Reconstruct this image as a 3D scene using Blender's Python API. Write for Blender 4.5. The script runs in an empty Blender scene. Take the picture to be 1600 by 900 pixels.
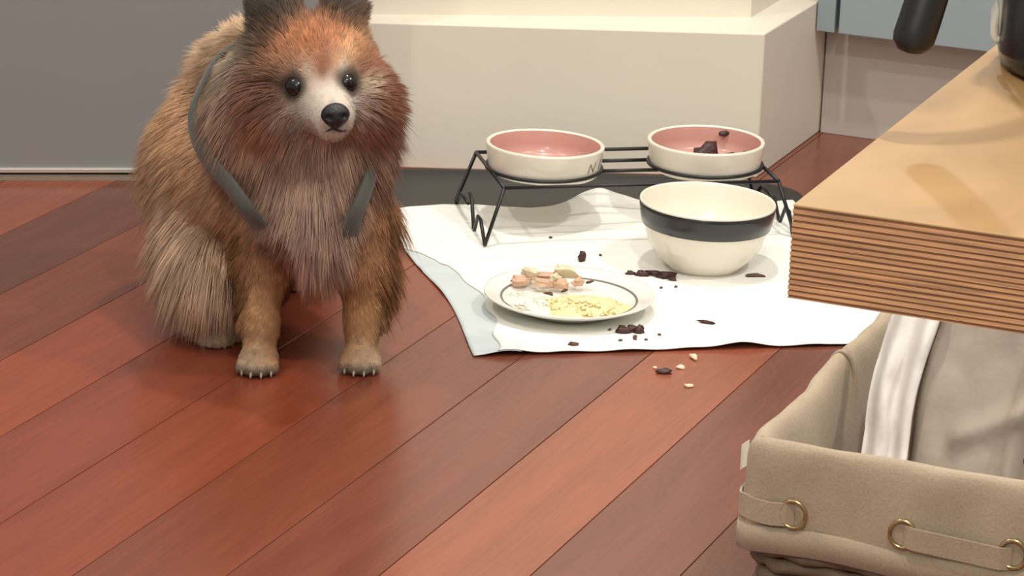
import bpy, bmesh, math, random
import numpy as np
from mathutils import Vector, Matrix

S = bpy.context.scene
COL = S.collection
R = math.radians
YAW = R(22.0)          # the camera looks 22 degrees left of the plank direction (+Y)
CA, SA = math.cos(YAW), math.sin(YAW)

def W(x, y, z=0.0):
    """point measured sideways / away from the viewer -> room axes (planks run along +Y)"""
    return Vector((x * CA - y * SA, x * SA + y * CA, z))

# ------------------------------------------------------------------ camera
pitch, roll, CAM_H = R(17.46), R(2.11), 1.25
fwd = Vector((0, math.cos(pitch), -math.sin(pitch)))
dwn = Vector((0, -math.sin(pitch), -math.cos(pitch)))
rgt = Vector((1, 0, 0))
cx = rgt * math.cos(roll) - dwn * math.sin(roll)
cy = rgt * math.sin(roll) + dwn * math.cos(roll)
rm = Matrix((cx, -cy, -fwd)).transposed().to_4x4()
cam = bpy.data.cameras.new('camera')
cam.sensor_width = 36.0
cam.lens = 4960 / 1600 * 36.0
cam.clip_start, cam.clip_end = 0.05, 50
cam_ob = bpy.data.objects.new('camera', cam)
COL.objects.link(cam_ob)
cam_ob.matrix_world = Matrix.Translation((0, 0, CAM_H)) @ Matrix.Rotation(YAW, 4, 'Z') @ rm
S.camera = cam_ob

# ------------------------------------------------------------------ world, lights, exposure
world = bpy.data.worlds.new('world')
S.world = world
world.use_nodes = True
world.node_tree.nodes['Background'].inputs[0].default_value = (1.0, 0.98, 0.94, 1)
world.node_tree.nodes['Background'].inputs[1].default_value = 0.42
S.view_settings.view_transform = 'Standard'
S.view_settings.look = 'None'
S.view_settings.gamma = 1.0
S.view_settings.exposure = 0.24
S.render.film_transparent = False

def spot(name, loc, power, radius=0.05, colour=(1.0, 0.957, 0.90), cone=150):
    l = bpy.data.lights.new(name, 'SPOT')
    l.energy, l.color, l.shadow_soft_size = power, colour, radius
    l.spot_size, l.spot_blend = R(cone), 0.6
    o = bpy.data.objects.new(name, l)
    COL.objects.link(o)
    o.location = loc
    return o
spot('downlight_or_fill', W(0.36, 1.80, 2.55), 62, 0.03)          # over the counter
spot('downlight_or_fill', W(0.12, 4.02, 2.55), 78)         # over the feeding corner
spot('downlight_or_fill', W(-1.35, 3.35, 2.55), 52)         # over the open floor on the left
spot('downlight_or_fill', W(1.5, 3.1, 2.55), 84)            # over the kitchen run on the right
spot('downlight_or_fill', W(-0.35, -0.25, 2.35), 165, 0.3)    # added frontal fill behind the viewer, brightens the dog
al = bpy.data.lights.new('ceiling_bounce', 'AREA')   # soft light of the white ceiling
al.energy, al.shape, al.size, al.size_y, al.color = 22, 'RECTANGLE', 4.0, 4.0, (1.0, 0.96, 0.9)
ao = bpy.data.objects.new('ceiling_bounce', al)
COL.objects.link(ao)
ao.location = W(0, 2.4, 2.65)

# ------------------------------------------------------------------ helpers
def lin(r, g, b):
    f = lambda c: (c / 255 / 12.92) if c / 255 <= 0.04045 else ((c / 255 + 0.055) / 1.055) ** 2.4
    return (f(r), f(g), f(b), 1.0)

def new_mat(name):
    m = bpy.data.materials.new(name)
    m.use_nodes = True
    nt = m.node_tree
    return m, nt, nt.nodes['Principled BSDF']

def mat(name, rgb, rough=0.5, metal=0.0, var=0.06, scale=30.0, bump=0.0, bscale=200.0, coat=0.0, spec=0.5, trans=0.0):
    """procedural surface: base colour broken up by noise, optional fine relief"""
    m, nt, b = new_mat(name)
    N, K = nt.nodes, nt.links
    tc = N.new('ShaderNodeTexCoord')
    nz = N.new('ShaderNodeTexNoise')
    nz.inputs['Scale'].default_value = scale
    nz.inputs['Detail'].default_value = 5
    K.new(tc.outputs['Object'], nz.inputs['Vector'])
    mx = N.new('ShaderNodeMix'); mx.data_type = 'RGBA'
    c = lin(*rgb)
    mx.inputs[6].default_value = tuple(max(0, v * (1 - var * 2)) for v in c[:3]) + (1,)
    mx.inputs[7].default_value = tuple(min(1, v * (1 + var * 2)) for v in c[:3]) + (1,)
    K.new(nz.outputs['Fac'], mx.inputs[0])
    K.new(mx.outputs[2], b.inputs['Base Color'])
    b.inputs['Roughness'].default_value = rough
    b.inputs['Metallic'].default_value = metal
    b.inputs['Coat Weight'].default_value = coat
    b.inputs['Specular IOR Level'].default_value = spec
    b.inputs['Transmission Weight'].default_value = trans
    if bump:
        n2 = N.new('ShaderNodeTexNoise'); n2.inputs['Scale'].default_value = bscale; n2.inputs['Detail'].default_value = 4
        K.new(tc.outputs['Object'], n2.inputs['Vector'])
        bp = N.new('ShaderNodeBump'); bp.inputs['Strength'].default_value = bump; bp.inputs['Distance'].default_value = 0.002
        K.new(n2.outputs['Fac'], bp.inputs['Height'])
        K.new(bp.outputs['Normal'], b.inputs['Normal'])
    return m

def link(name, me, m=None, parent=None, smooth=True):
    if m is not None:
        me.materials.append(m)
    if smooth and len(me.polygons):
        me.polygons.foreach_set('use_smooth', [True] * len(me.polygons))
    o = bpy.data.objects.new(name, me)
    COL.objects.link(o)
    if parent is not None:
        o.parent = parent
    return o

def pydata(name, v, f, m, parent=None, smooth=True):
    me = bpy.data.meshes.new(name)
    me.from_pydata([tuple(p) for p in v], [], [tuple(q) for q in f])
    me.update()
    return link(name, me, m, parent, smooth)

def from_bm(name, bm, m, parent=None, smooth=True):
    bmesh.ops.recalc_face_normals(bm, faces=bm.faces)
    me = bpy.data.meshes.new(name)
    bm.to_mesh(me); bm.free()
    return link(name, me, m, parent, smooth)

def box_bm(lo, hi, bevel=0.0, seg=2, bm=None):
    bm = bm or bmesh.new()
    lo, hi = Vector(lo), Vector(hi)
    r = bmesh.ops.create_cube(bm, size=1.0)
    for v in r['verts']:
        v.co = Vector([(lo[i] + hi[i]) / 2 + v.co[i] * (hi[i] - lo[i]) for i in range(3)])
    if bevel:
        es = list({e for v in r['verts'] for e in v.link_edges})
        bmesh.ops.bevel(bm, geom=es, offset=bevel, segments=seg, affect='EDGES', profile=0.5)
    return bm

def box(name, lo, hi, m, parent=None, bevel=0.0):
    return from_bm(name, box_bm(lo, hi, bevel), m, parent, smooth=False)

def prism(name, pts, z0, z1, m, parent=None, bevel=0.0):
    """upright prism over a floor outline"""
    bm = bmesh.new()
    a = [bm.verts.new((p[0], p[1], z0)) for p in pts]
    b = [bm.verts.new((p[0], p[1], z1)) for p in pts]
    n = len(pts)
    bm.faces.new(a[::-1]); bm.faces.new(b)
    for i in range(n):
        bm.faces.new((a[i], a[(i + 1) % n], b[(i + 1) % n], b[i]))
    if bevel:
        bmesh.ops.bevel(bm, geom=list(bm.edges), offset=bevel, segments=2, affect='EDGES', profile=0.5)
    return from_bm(name, bm, m, parent, smooth=False)

def lathe(name, prof, m, parent=None, n=72, closed=False):
    v, f = [], []
    k = len(prof)
    for i in range(n):
        a = 2 * math.pi * i / n
        for r_, z in prof:
            v.append((max(r_, 1e-5) * math.cos(a), max(r_, 1e-5) * math.sin(a), z))
    for i in range(n):
        j = (i + 1) % n
        for q in range(k if closed else k - 1):
            w = (q + 1) % k
            f.append((i * k + q, j * k + q, j * k + w, i * k + w))
    return pydata(name, v, f, m, parent)

def tube_geo(path, r, n=8, closed=False, base=0, flat=None):
    """swept tube; r a number or a list; flat = (width, thickness) makes a strap"""
    P = [Vector(p) for p in path]
    v, f = [], []
    up = Vector((0, 0, 1))
    m = len(P)
    for i, p in enumerate(P):
        a = P[(i - 1) % m] if (closed or i > 0) else p
        b = P[(i + 1) % m] if (closed or i < m - 1) else p
        t = (b - a).normalized()
        s = t.cross(up)
        if s.length < 1e-3:
            s = t.cross(Vector((0, 1, 0)))
        s.normalize(); u = s.cross(t).normalized()
        rr = r[i] if isinstance(r, (list, tuple)) else r
        for k in range(n):
            c = 2 * math.pi * k / n
            v.append(p + s * rr * math.cos(c) + u * rr * math.sin(c))
    for i in range(m if closed else m - 1):
        j = (i + 1) % m
        for k in range(n):
            l = (k + 1) % n
            f.append((base + i * n + k, base + i * n + l, base + j * n + l, base + j * n + k))
    if not closed:
        f.append(tuple(base + k for k in range(n))[::-1])
        f.append(tuple(base + (m - 1) * n + k for k in range(n)))
    return v, f

def tube(name, path, r, m, parent=None, n=8, closed=False):
    v, f = tube_geo(path, r, n, closed)
    return pydata(name, v, f, m, parent)

def smooth_path(pts, k=6, closed=False):
    P = [Vector(p) for p in pts]
    n = len(P); out = []
    for i in range(n if closed else n - 1):
        p0 = P[(i - 1) % n] if closed or i > 0 else P[i]
        p1, p2 = P[i], P[(i + 1) % n]
        p3 = P[(i + 2) % n] if closed or i + 2 < n else p2
        for j in range(k):
            t = j / k
            out.append(0.5 * ((2 * p1) + (p2 - p0) * t + (2 * p0 - 5 * p1 + 4 * p2 - p3) * t * t + (3 * p1 - p0 - 3 * p2 + p3) * t ** 3))
    if not closed:
        out.append(P[-1])
    return out

def tag(o, label=None, cat=None, group=None, kind=None):
    if label: o['label'] = label
    if cat: o['category'] = cat
    if group: o['group'] = group
    if kind: o['kind'] = kind
    return o

def empty(name, loc, rz=0.0):
    o = bpy.data.objects.new(name, None)
    COL.objects.link(o)
    o.location = loc
    o.rotation_euler = (0, 0, rz)
    o.empty_display_size = 0.05
    return o

def structure(o, label=None):
    o['kind'] = 'structure'
    if label: o['label'] = label
    return o

# smooth value noise for relief
_rs = np.random.RandomState(7)
_tab = _rs.rand(64, 64)
def vnoise(x, y):
    x = np.asarray(x, float); y = np.asarray(y, float)
    xi, yi = np.floor(x).astype(int), np.floor(y).astype(int)
    fx, fy = x - xi, y - yi
    fx, fy = fx * fx * (3 - 2 * fx), fy * fy * (3 - 2 * fy)
    g = lambda a, b: _tab[a % 64, b % 64]
    return (g(xi, yi) * (1 - fx) + g(xi + 1, yi) * fx) * (1 - fy) + (g(xi, yi + 1) * (1 - fx) + g(xi + 1, yi + 1) * fx) * fy
def fbm(x, y, o=3):
    s, a = 0, 0.5
    for i in range(o):
        s = s + a * vnoise(x * 2 ** i + 13.1 * i, y * 2 ** i + 7.7 * i); a *= 0.5
    return s

# ------------------------------------------------------------------ materials of the room
def wood_floor():
    m, nt, b = new_mat('jatoba_plank')
    N, K = nt.nodes, nt.links
    tc = N.new('ShaderNodeTexCoord'); oi = N.new('ShaderNodeObjectInfo')
    add = N.new('ShaderNodeVectorMath'); add.operation = 'ADD'
    K.new(tc.outputs['Object'], add.inputs[0]); K.new(oi.outputs['Location'], add.inputs[1])
    mp = N.new('ShaderNodeMapping'); mp.inputs['Scale'].default_value = (9, 0.8, 9)
    K.new(add.outputs[0], mp.inputs['Vector'])
    g1 = N.new('ShaderNodeTexNoise'); g1.inputs['Scale'].default_value = 2.2; g1.inputs['Detail'].default_value = 6; g1.inputs['Distortion'].default_value = 0.6
    K.new(mp.outputs[0], g1.inputs['Vector'])
    mp2 = N.new('ShaderNodeMapping'); mp2.inputs['Scale'].default_value = (260, 9, 60)
    K.new(add.outputs[0], mp2.inputs['Vector'])
    g2 = N.new('ShaderNodeTexNoise'); g2.inputs['Scale'].default_value = 1.0; g2.inputs['Detail'].default_value = 3
    K.new(mp2.outputs[0], g2.inputs['Vector'])
    r1 = N.new('ShaderNodeMapRange'); r1.inputs[1].default_value = 0.3; r1.inputs[2].default_value = 0.7; r1.inputs[3].default_value = 0.87; r1.inputs[4].default_value = 1.14
    K.new(g1.outputs['Fac'], r1.inputs[0])
    r2 = N.new('ShaderNodeMapRange'); r2.inputs[1].default_value = 0.3; r2.inputs[2].default_value = 0.7; r2.inputs[3].default_value = 0.9; r2.inputs[4].default_value = 1.08
    K.new(g2.outputs['Fac'], r2.inputs[0])
    mu = N.new('ShaderNodeMath'); mu.operation = 'MULTIPLY'
    K.new(r1.outputs[0], mu.inputs[0]); K.new(r2.outputs[0], mu.inputs[1])
    sc = N.new('ShaderNodeVectorMath'); sc.operation = 'SCALE'
    K.new(oi.outputs['Color'], sc.inputs[0]); K.new(mu.outputs[0], sc.inputs['Scale'])
    K.new(sc.outputs[0], b.inputs['Base Color'])
    r3 = N.new('ShaderNodeMapRange'); r3.inputs[3].default_value = 0.22; r3.inputs[4].default_value = 0.32
    K.new(g1.outputs['Fac'], r3.inputs[0]); K.new(r3.outputs[0], b.inputs['Roughness'])
    b.inputs['Specular IOR Level'].default_value = 0.75
    bp = N.new('ShaderNodeBump'); bp.inputs['Strength'].default_value = 0.02; bp.inputs['Distance'].default_value = 0.0005
    K.new(g2.outputs['Fac'], bp.inputs['Height']); K.new(bp.outputs['Normal'], b.inputs['Normal'])
    return m
M_PLANK = wood_floor()
M_GAP = mat('dark_floor_gap', (38, 22, 17), 0.9)
M_COL = mat('warm_white_paint', (226, 217, 199), 0.55, var=0.012, scale=6, bump=0.05, bscale=400)
M_GREYWALL = mat('satin_grey_panel', (134, 132, 129), 0.42, var=0.02, scale=4)
M_STRIP = mat('brushed_metal_strip', (196, 192, 180), 0.35, metal=0.5, var=0.03)
M_STRIPBASE = mat('stone_grey_plinth', (146, 134, 118), 0.6)
M_DARK = mat('dark_seal', (30, 27, 24), 0.8)
M_CAB = mat('blue_grey_lacquer', (146, 158, 160), 0.4, var=0.012, scale=8)
M_TOE = mat('taupe_kick_board', (188, 179, 168), 0.55, var=0.02, scale=8)

# ------------------------------------------------------------------ floor: every plank its own piece
random.seed(11)
floor = structure(box('floor', (-3.3, 0.4, -0.03), (1.2, 5.4, -0.006), M_GAP), 'red-brown hardwood plank floor')
PW = 0.137
tones = {                      # rows counted from the seam at x = -1.235 towards the right
    -6: (122, 62, 42), -5: (148, 72, 47), -4: (130, 63, 43), -3: (132, 64, 43), -2: (116, 60, 42),
    -1: (116, 62, 45), 0: (142, 77, 54), 1: (113, 62, 46), 2: (104, 57, 43), -7: (98, 54, 40)}
for row in range(-15, 17):
    x0 = -1.2335 + row * PW
    y = 0.45 - random.random() * 0.9
    visible_first = True
    while y < 5.35:
        L = random.uniform(1.1, 2.2)
        if -8 < row < 4:
            # long boards through the middle of the view, as in the photograph
            L = random.uniform(2.4, 3.4)
            if y < 1: L = random.uniform(1.3, 2.0)
        ya, yb = max(y, 0.42), min(y + L, 5.38)
        y += L
        if yb - ya < 0.05: continue
        c = tones.get(row, random.choice([(118, 62, 44), (104, 55, 40), (130, 68, 47), (110, 58, 42)]))
        k = random.uniform(0.95, 1.05)
        ob = box('plank', (-PW / 2 + 0.0006, -(yb - ya) / 2 + 0.0008, -0.006), (PW / 2 - 0.0006, (yb - ya) / 2 - 0.0008, 0), M_PLANK, floor, bevel=0.0005)
        ob.location = (x0 + PW / 2, (ya + yb) / 2, 0)
        lc = lin(*c)
        ob.color = (lc[0] * k, lc[1] * k, lc[2] * k, 1)

# ------------------------------------------------------------------ walls, column, cabinets
def wdir(a, b): return (Vector(b) - Vector(a)).normalized()
# grey panel wall on the left
g0, g1 = W(-0.7426, 4.3994), W(-0.5248, 4.4294)
gd = (g1 - g0).normalized(); gn = Vector((-gd.y, gd.x, 0))
ga, gb = g0 - gd * 1.9, g1 + gd * 0.295
def slab_along(name, a, b, n, off, th, z0, z1, m, parent=None, bevel=0.0):
    p = [a + n * off, b + n * off, b + n * (off + th), a + n * (off + th)]
    return prism(name, p, z0, z1, m, parent, bevel)
wall_left = structure(slab_along('wall_left', ga, gb, gn, 0.004, 0.09, 0.0185, 2.6, M_GREYWALL), 'smooth grey panelled wall')
bb = structure(slab_along('baseboard_left', ga, gb, gn, 0.0, 0.06, 0.0, 0.0085, M_STRIPBASE), 'low plinth with a bright metal lip')
slab_along('seal', ga, gb, gn, 0.006, 0.05, 0.0085, 0.012, M_DARK, bb)
tag(slab_along('metal_lip', ga, gb, gn, -0.003, 0.06, 0.012, 0.0185, M_STRIP, bb, 0.001), 'bright metal lip')

# broad white plinth and the column above it
c_corner = W(0.358, 4.566)
p_dir = wdir(W(-0.2015, 4.5464), W(0.3584, 4.5660))
p_left = c_corner - p_dir * 1.0
trim = structure(prism('trim_1', [p_left, c_corner, Vector((c_corner.x, 5.3, 0)), Vector((p_left.x - 0.2, 5.3, 0))], 0, 0.2195, M_COL, None, 0.0022), 'wide white ledged base of the column')
k_corner = W(0.3432, 4.6725)
k_dir = wdir(W(-0.2043, 4.6019), W(0.3432, 4.6725))
k_left = k_corner - k_dir * 1.0
structure(prism('wall_back', [k_left, k_corner, Vector((k_corner.x, 5.3, 0)), Vector((k_left.x - 0.2, 5.3, 0))], 0.2195, 2.6, M_COL), 'warm white column wall above the ledge')

# kitchen cabinets on the right
def cabinet(name, x0, x1, label, doors, kick=0.0):
    t = empty(name, (x0, 4.62, 0))
    tag(t, label, 'cabinet', 'blue-grey base cabinets')
    box('carcass', (0.0, 0.022, 0.176), (x1 - x0, 0.6, 0.86), M_CAB, t, 0.001)
    for a, b in doors:
        d = box('door', (a - x0, 0.0, 0.1745), (b - x0, 0.02, 0.855), M_CAB, t, 0.0012)
        tube('handle', [(b - x0 - 0.05, -0.004, 0.62), (b - x0 - 0.05, -0.03, 0.625), (b - x0 - 0.05, -0.03, 0.76), (b - x0 - 0.05, -0.004, 0.765)], 0.005, M_STRIP, d)
    if kick is not None: box('toe_kick', (kick, 0.0555, 0.0), (x1 - x0, 0.075, 0.176), M_TOE, t, 0.0008)
    return t
cabinet('base_cabinet', -1.3765, -1.3478, 'narrow blue-grey filler cabinet squeezed against the white plinth', [(-1.3765, -1.3478)], None)
cabinet('base_cabinet', -1.3408, -0.70, 'wide blue-grey cabinet door over a taupe toe kick beyond the counter', [(-1.3408, -0.705)], -0.0345)
structure(box('wall_right', (-1.37, 5.25, 0), (1.2, 5.35, 2.6), M_COL), 'white wall behind the cabinets')

# ------------------------------------------------------------------ counter: slab of laminated wood on a cabinet
def birch():
    m, nt, b = new_mat('birch_face')
    N, K = nt.nodes, nt.links
    tc = N.new('ShaderNodeTexCoord')
    mp = N.new('ShaderNodeMapping'); mp.inputs['Scale'].default_value = (7, 3, 7); mp.inputs['Rotation'].default_value = (0, 0, 0.2)
    K.new(tc.outputs['Object'], mp.inputs['Vector'])
    nz = N.new('ShaderNodeTexNoise'); nz.inputs['Scale'].default_value = 3; nz.inputs['Detail'].default_value = 7; nz.inputs['Distortion'].default_value = 0.8
    K.new(mp.outputs[0], nz.inputs['Vector'])
    cr = N.new('ShaderNodeValToRGB')
    cr.color_ramp.elements[0].position = 0.3; cr.color_ramp.elements[0].color = lin(150, 114, 68)
    cr.color_ramp.elements[1].position = 0.7; cr.color_ramp.elements[1].color = lin(168, 130, 82)
    K.new(nz.outputs['Fac'], cr.inputs[0]); K.new(cr.outputs[0], b.inputs['Base Color'])
    b.inputs['Roughness'].default_value = 0.5
    return m
M_BIRCH = birch()
def ply(name, rgb):
    m, nt, b = new_mat(name)
    N, K = nt.nodes, nt.links
    tc = N.new('ShaderNodeTexCoord')
    mp = N.new('ShaderNodeMapping'); mp.inputs['Scale'].default_value = (14, 14, 500)
    K.new(tc.outputs['Object'], mp.inputs['Vector'])
    nz = N.new('ShaderNodeTexNoise'); nz.inputs['Scale'].default_value = 1.5; nz.inputs['Detail'].default_value = 6
    K.new(mp.outputs[0], nz.inputs['Vector'])
    c = lin(*rgb)
    cr = N.new('ShaderNodeValToRGB')
    cr.color_ramp.elements[0].position = 0.35; cr.color_ramp.elements[0].color = tuple(v * 0.66 for v in c[:3]) + (1,)
    cr.color_ramp.elements[1].position = 0.62; cr.color_ramp.elements[1].color = tuple(min(1, v * 1.2) for v in c[:3]) + (1,)
    K.new(nz.outputs['Fac'], cr.inputs[0]); K.new(cr.outputs[0], b.inputs['Base Color'])
    b.inputs['Roughness'].default_value = 0.65
    return m
M_PLYL, M_PLYD, M_GLUE = ply('veneer_long_grain', (172, 124, 84)), ply('veneer_end_grain', (104, 64, 38)), mat('glue_line', (72, 42, 24), 0.8)
ctr = empty('counter', (-0.36, 1.192, 0.0))
tag(ctr, 'thick laminated birch plywood counter jutting in from the right', 'counter')
CW, CD, CT = 1.3, 0.85, 0.0398
LAY = 16
t_ = CT / LAY
box('top_veneer', (0, 0, 0.9 - t_ * 0.45), (CW, CD, 0.9), M_BIRCH, ctr, 0.0004)
z = 0.9 - t_ * 0.45
random.seed(5)
i = 0
while z > 0.9 - CT + 1e-4:
    h = t_ * (0.36 if i % 2 == 0 else 0.64) * random.uniform(0.85, 1.15)
    z2 = max(z - h, 0.9 - CT)
    ins = 0.00035 if i % 2 == 0 else 0.0
    box('ply_layer', (ins, ins, z2), (CW - ins, CD - ins, z), M_PLYD if i % 2 == 0 else M_PLYL, ctr)
    z = z2; i += 1
box('support_panel', (0.42, 0.1, 0.0), (0.46, CD - 0.05, 0.9 - CT), M_CAB, ctr, 0.001)
box('support_panel', (1.2, 0.1, 0.0), (1.24, CD - 0.05, 0.9 - CT), M_CAB, ctr, 0.001)

# ------------------------------------------------------------------ kettle on the counter
M_BLACK = mat('black_gloss_shell', (12, 11, 11), 0.2, var=0.0, spec=0.35)
M_BLACKM = mat('black_grip', (13, 13, 13), 0.4, var=0.05)
M_WHITEP = mat('strip_white', (225, 220, 205), 0.35, var=0.01)
ket = empty('kettle', (-0.2743, 1.5038, 0.9))
tag(ket, 'glossy black kettle with white side strip on the plywood counter', 'kettle')
lathe('body', [(0, 0.001), (0.070, 0.0), (0.0775, 0.003), (0.079, 0.010), (0.0785, 0.06), (0.076, 0.14), (0.071, 0.2), (0.066, 0.222), (0.045, 0.232), (0, 0.236)], M_BLACK, ket)
lathe('lid', [(0, 0.258), (0.014, 0.257), (0.016, 0.25), (0.01, 0.242), (0.03, 0.240), (0.05, 0.236), (0.052, 0.231)], M_BLACKM, ket, 48)
sa = R(202 - 8)
def kp(r, a, z): return Vector((r * math.cos(a), r * math.sin(a), z))
tube('white_strip', smooth_path([kp(0.0785, R(201), 0.014), kp(0.0815, R(201), 0.02), kp(0.081, R(201), 0.08), kp(0.079, R(201), 0.15), kp(0.0745, R(201), 0.2)], 5), [0.0014] + [0.0021] * 19 + [0.0014], M_WHITEP, ket, 10)  # thin white strip up the left edge of the body
# C-shaped grip: leaves the body at the top, its lower end hangs free
tip = Vector((-0.3525, 1.3310, 0.9395)) - ket.location
hp = smooth_path([Vector((-0.030, -0.058, 0.205)), Vector((-0.044, -0.095, 0.215)), Vector((-0.060, -0.124, 0.185)), Vector((-0.071, -0.147, 0.125)), tip + Vector((0.005, 0.008, 0.030)), tip], 6)
hr = [0.0075 + 0.0019 * min(1, q / 10) for q in range(len(hp))]
hr[-1] = 0.0086
tube('handle', hp + [tip + Vector((-0.0004, 0.0, -0.0025)), tip + Vector((-0.0006, 0.0, -0.0037))], hr + [0.0062, 0.0026], M_BLACKM, ket, 20)

# ------------------------------------------------------------------ wicker basket with a fabric liner
def fabric(name, rgb):
    m, nt, b = new_mat(name)
    N, K = nt.nodes, nt.links
    tc = N.new('ShaderNodeTexCoord')
    wv = N.new('ShaderNodeTexNoise'); wv.inputs['Scale'].default_value = 420; wv.inputs['Detail'].default_value = 2
    big = N.new('ShaderNodeTexNoise'); big.inputs['Scale'].default_value = 16; big.inputs['Detail'].default_value = 5
    K.new(tc.outputs['Object'], wv.inputs['Vector']); K.new(tc.outputs['Object'], big.inputs['Vector'])
    ad = N.new('ShaderNodeMath'); ad.operation = 'ADD'
    K.new(wv.outputs['Fac'], ad.inputs[0]); K.new(big.outputs['Fac'], ad.inputs[1])
    c = lin(*rgb)
    cr = N.new('ShaderNodeMapRange'); cr.inputs[1].default_value = 0.6; cr.inputs[2].default_value = 1.4; cr.inputs[3].default_value = 0.84; cr.inputs[4].default_value = 1.16
    K.new(ad.outputs[0], cr.inputs[0])
    sc = N.new('ShaderNodeVectorMath'); sc.operation = 'SCALE'; sc.inputs[0].default_value = c[:3]
    K.new(cr.outputs[0], sc.inputs['Scale']); K.new(sc.outputs[0], b.inputs['Base Color'])
    b.inputs['Roughness'].default_value = 0.85; b.inputs['Sheen Weight'].default_value = 0.15
    bp = N.new('ShaderNodeBump'); bp.inputs['Strength'].default_value = 0.3; bp.inputs['Distance'].default_value = 0.0015
    K.new(ad.outputs[0], bp.inputs['Height']); K.new(bp.outputs['Normal'], b.inputs['Normal'])
    return m
M_LINEN = fabric('linen_liner', (166, 147, 122))
M_WICK = mat('dark_wicker', (116, 96, 76), 0.7, var=0.25, scale=60, bump=0.4, bscale=500)
M_BRASS = mat('brass_grommet', (186, 164, 120), 0.25, metal=0.95, var=0.02)
M_TAG = mat('white_tag', (235, 228, 212), 0.7)
BX0, BX1, BY0, BY1, BZ = -0.853, -0.33, 2.70, 3.19, 0.222
bk = empty('basket', ((BX0 + BX1) / 2, (BY0 + BY1) / 2, 0))
tag(bk, 'wicker basket with beige linen liner and ribbon, on the floor below the counter', 'basket')
bo = Vector(bk.location)
def rrect(inset, rad, n=9, per=26):
    """points round a rounded rectangle, with the outward normal"""
    x0, x1, y0, y1 = BX0 + inset - bo.x, BX1 - inset - bo.x, BY0 + inset - bo.y, BY1 - inset - bo.y
    out = []
    cs = [((x0 + rad, y0 + rad), 180), ((x1 - rad, y0 + rad), 270), ((x1 - rad, y1 - rad), 0), ((x0 + rad, y1 - rad), 90)]
    for q in range(4):
        (cx_, cy_), a0 = cs[q]
        for i in range(n):
            a = R(a0 + 90 * i / (n - 1))
            out.append((Vector((cx_ + rad * math.cos(a), cy_ + rad * math.sin(a), 0)), Vector((math.cos(a), math.sin(a), 0))))
        pa, na = out[-1]
        (cx2, cy2), a1 = cs[(q + 1) % 4]
        pb = Vector((cx2 + rad * math.cos(R(a1)), cy2 + rad * math.sin(R(a1)), 0))
        for i in range(1, per):
            out.append((pa.lerp(pb, i / per), na))
    return out
# liner: outer cuff, rolled rim, inner wall and floor
ring = rrect(0.0, 0.018)
nr = len(ring)
prof = [(0.006, 0.112), (0.0015, 0.116), (0.000, 0.128), (0.0, 0.15), (0.001, 0.18), (0.002, 0.205), (0.006, 0.217), (0.013, 0.2225), (0.021, 0.219), (0.027, 0.207), (0.030, 0.18), (0.033, 0.13), (0.036, 0.07), (0.05, 0.035)]
v, f = [], []
rn = np.random.RandomState(3)
for i, (p, n) in enumerate(ring):
    for j, (o, zz) in enumerate(prof):
        s = i / nr * 60
        w = (float(fbm(s * 1.0, zz * 22 + 3.0)) - 0.44) * 0.017
        wz = (float(fbm(s * 0.6 + 40, j * 0.15)) - 0.44) * 0.010
        cuff = 0.0
        q = p - n * o + n * w
        v.append(Vector((q.x, q.y, zz + wz * (1 if zz > 0.16 or j < 2 else 0.3))))
k = len(prof)
for i in range(nr):
    j = (i + 1) % nr
    for q in range(k - 1):
        f.append((i * k + q, j * k + q, j * k + q + 1, i * k + q + 1))
f.append(tuple(i * k + k - 1 for i in range(nr)))
liner = pydata('fabric_liner', v, f, M_LINEN, bk)
sb = liner.modifiers.new('soft', 'SUBSURF'); sb.levels = 1; sb.render_levels = 1
# hem: folded lower edge of the cuff, seams across the rim
hem = [p + n * 0.0012 + Vector((0, 0, 0.1185)) for p, n in rrect(0.002, 0.03)]
hv, hf = [], []
for p, n in rrect(0.001, 0.018):
    for dz, do in ((0.1115, 0.0005), (0.1125, 0.0035), (0.127, 0.0042), (0.1375, 0.0035), (0.1385, 0.0)):
        q = p + n * do
        hv.append(Vector((q.x, q.y, dz + 0.0022 * math.sin(p.x * 31 + p.y * 23))))
for i in range(nr):
    j = (i + 1) % nr
    for q in range(4):
        hf.append((i * 5 + q, j * 5 + q, j * 5 + q + 1, i * 5 + q + 1))
pydata('hem', hv, hf, M_LINEN, liner)
# fold across the left rim
ly = 3.145 - bo.y
def seam(y):
    pts = [Vector((BX0 - bo.x + o - 0.0015, y + 0.004 * math.sin(zz * 40), zz + 0.0022)) for o, zz in prof[4:12]]
    return smooth_path(pts, 4)
tube('seam', seam(2.985 - bo.y), 0.0022, M_LINEN, liner, 6)
# wicker weave below the cuff: stakes and strands
wv_, wf_ = [], []
rows = 8
for rr_ in range(rows):
    z0 = 0.010 + rr_ * 0.0142
    ins = 0.012 + (0.112 - z0) * 0.10
    pts = rrect(ins, 0.035, 9, 40)
    path = []
    for i, (p, n) in enumerate(pts):
        ph = 1 if (rr_ % 2 == 0) else -1
        path.append(p + n * (0.0036 * ph * math.sin(i * 2 * math.pi / 6)) + Vector((0, 0, z0 + 0.001 * math.sin(i * 1.7 + rr_))))
    a, b = tube_geo(path, 0.0072, 7, True, len(wv_))
    wv_ += a; wf_ += b
weave = pydata('wicker_weave', wv_, wf_, M_WICK, bk); weave['kind'] = 'stuff'
pts = rrect(0.016, 0.035, 9, 40)
sv, sf = [], []
for i in range(0, len(pts), 3):
    p, n = pts[i]
    a, b = tube_geo([p - n * 0.011 + Vector((0, 0, 0.002)), p - n * 0.0005 + Vector((0, 0, 0.118))], 0.0042, 6, False, len(sv))
    sv += a; sf += b
pydata('wicker_stakes', sv, sf, M_WICK, bk)['kind'] = 'stuff'
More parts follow.
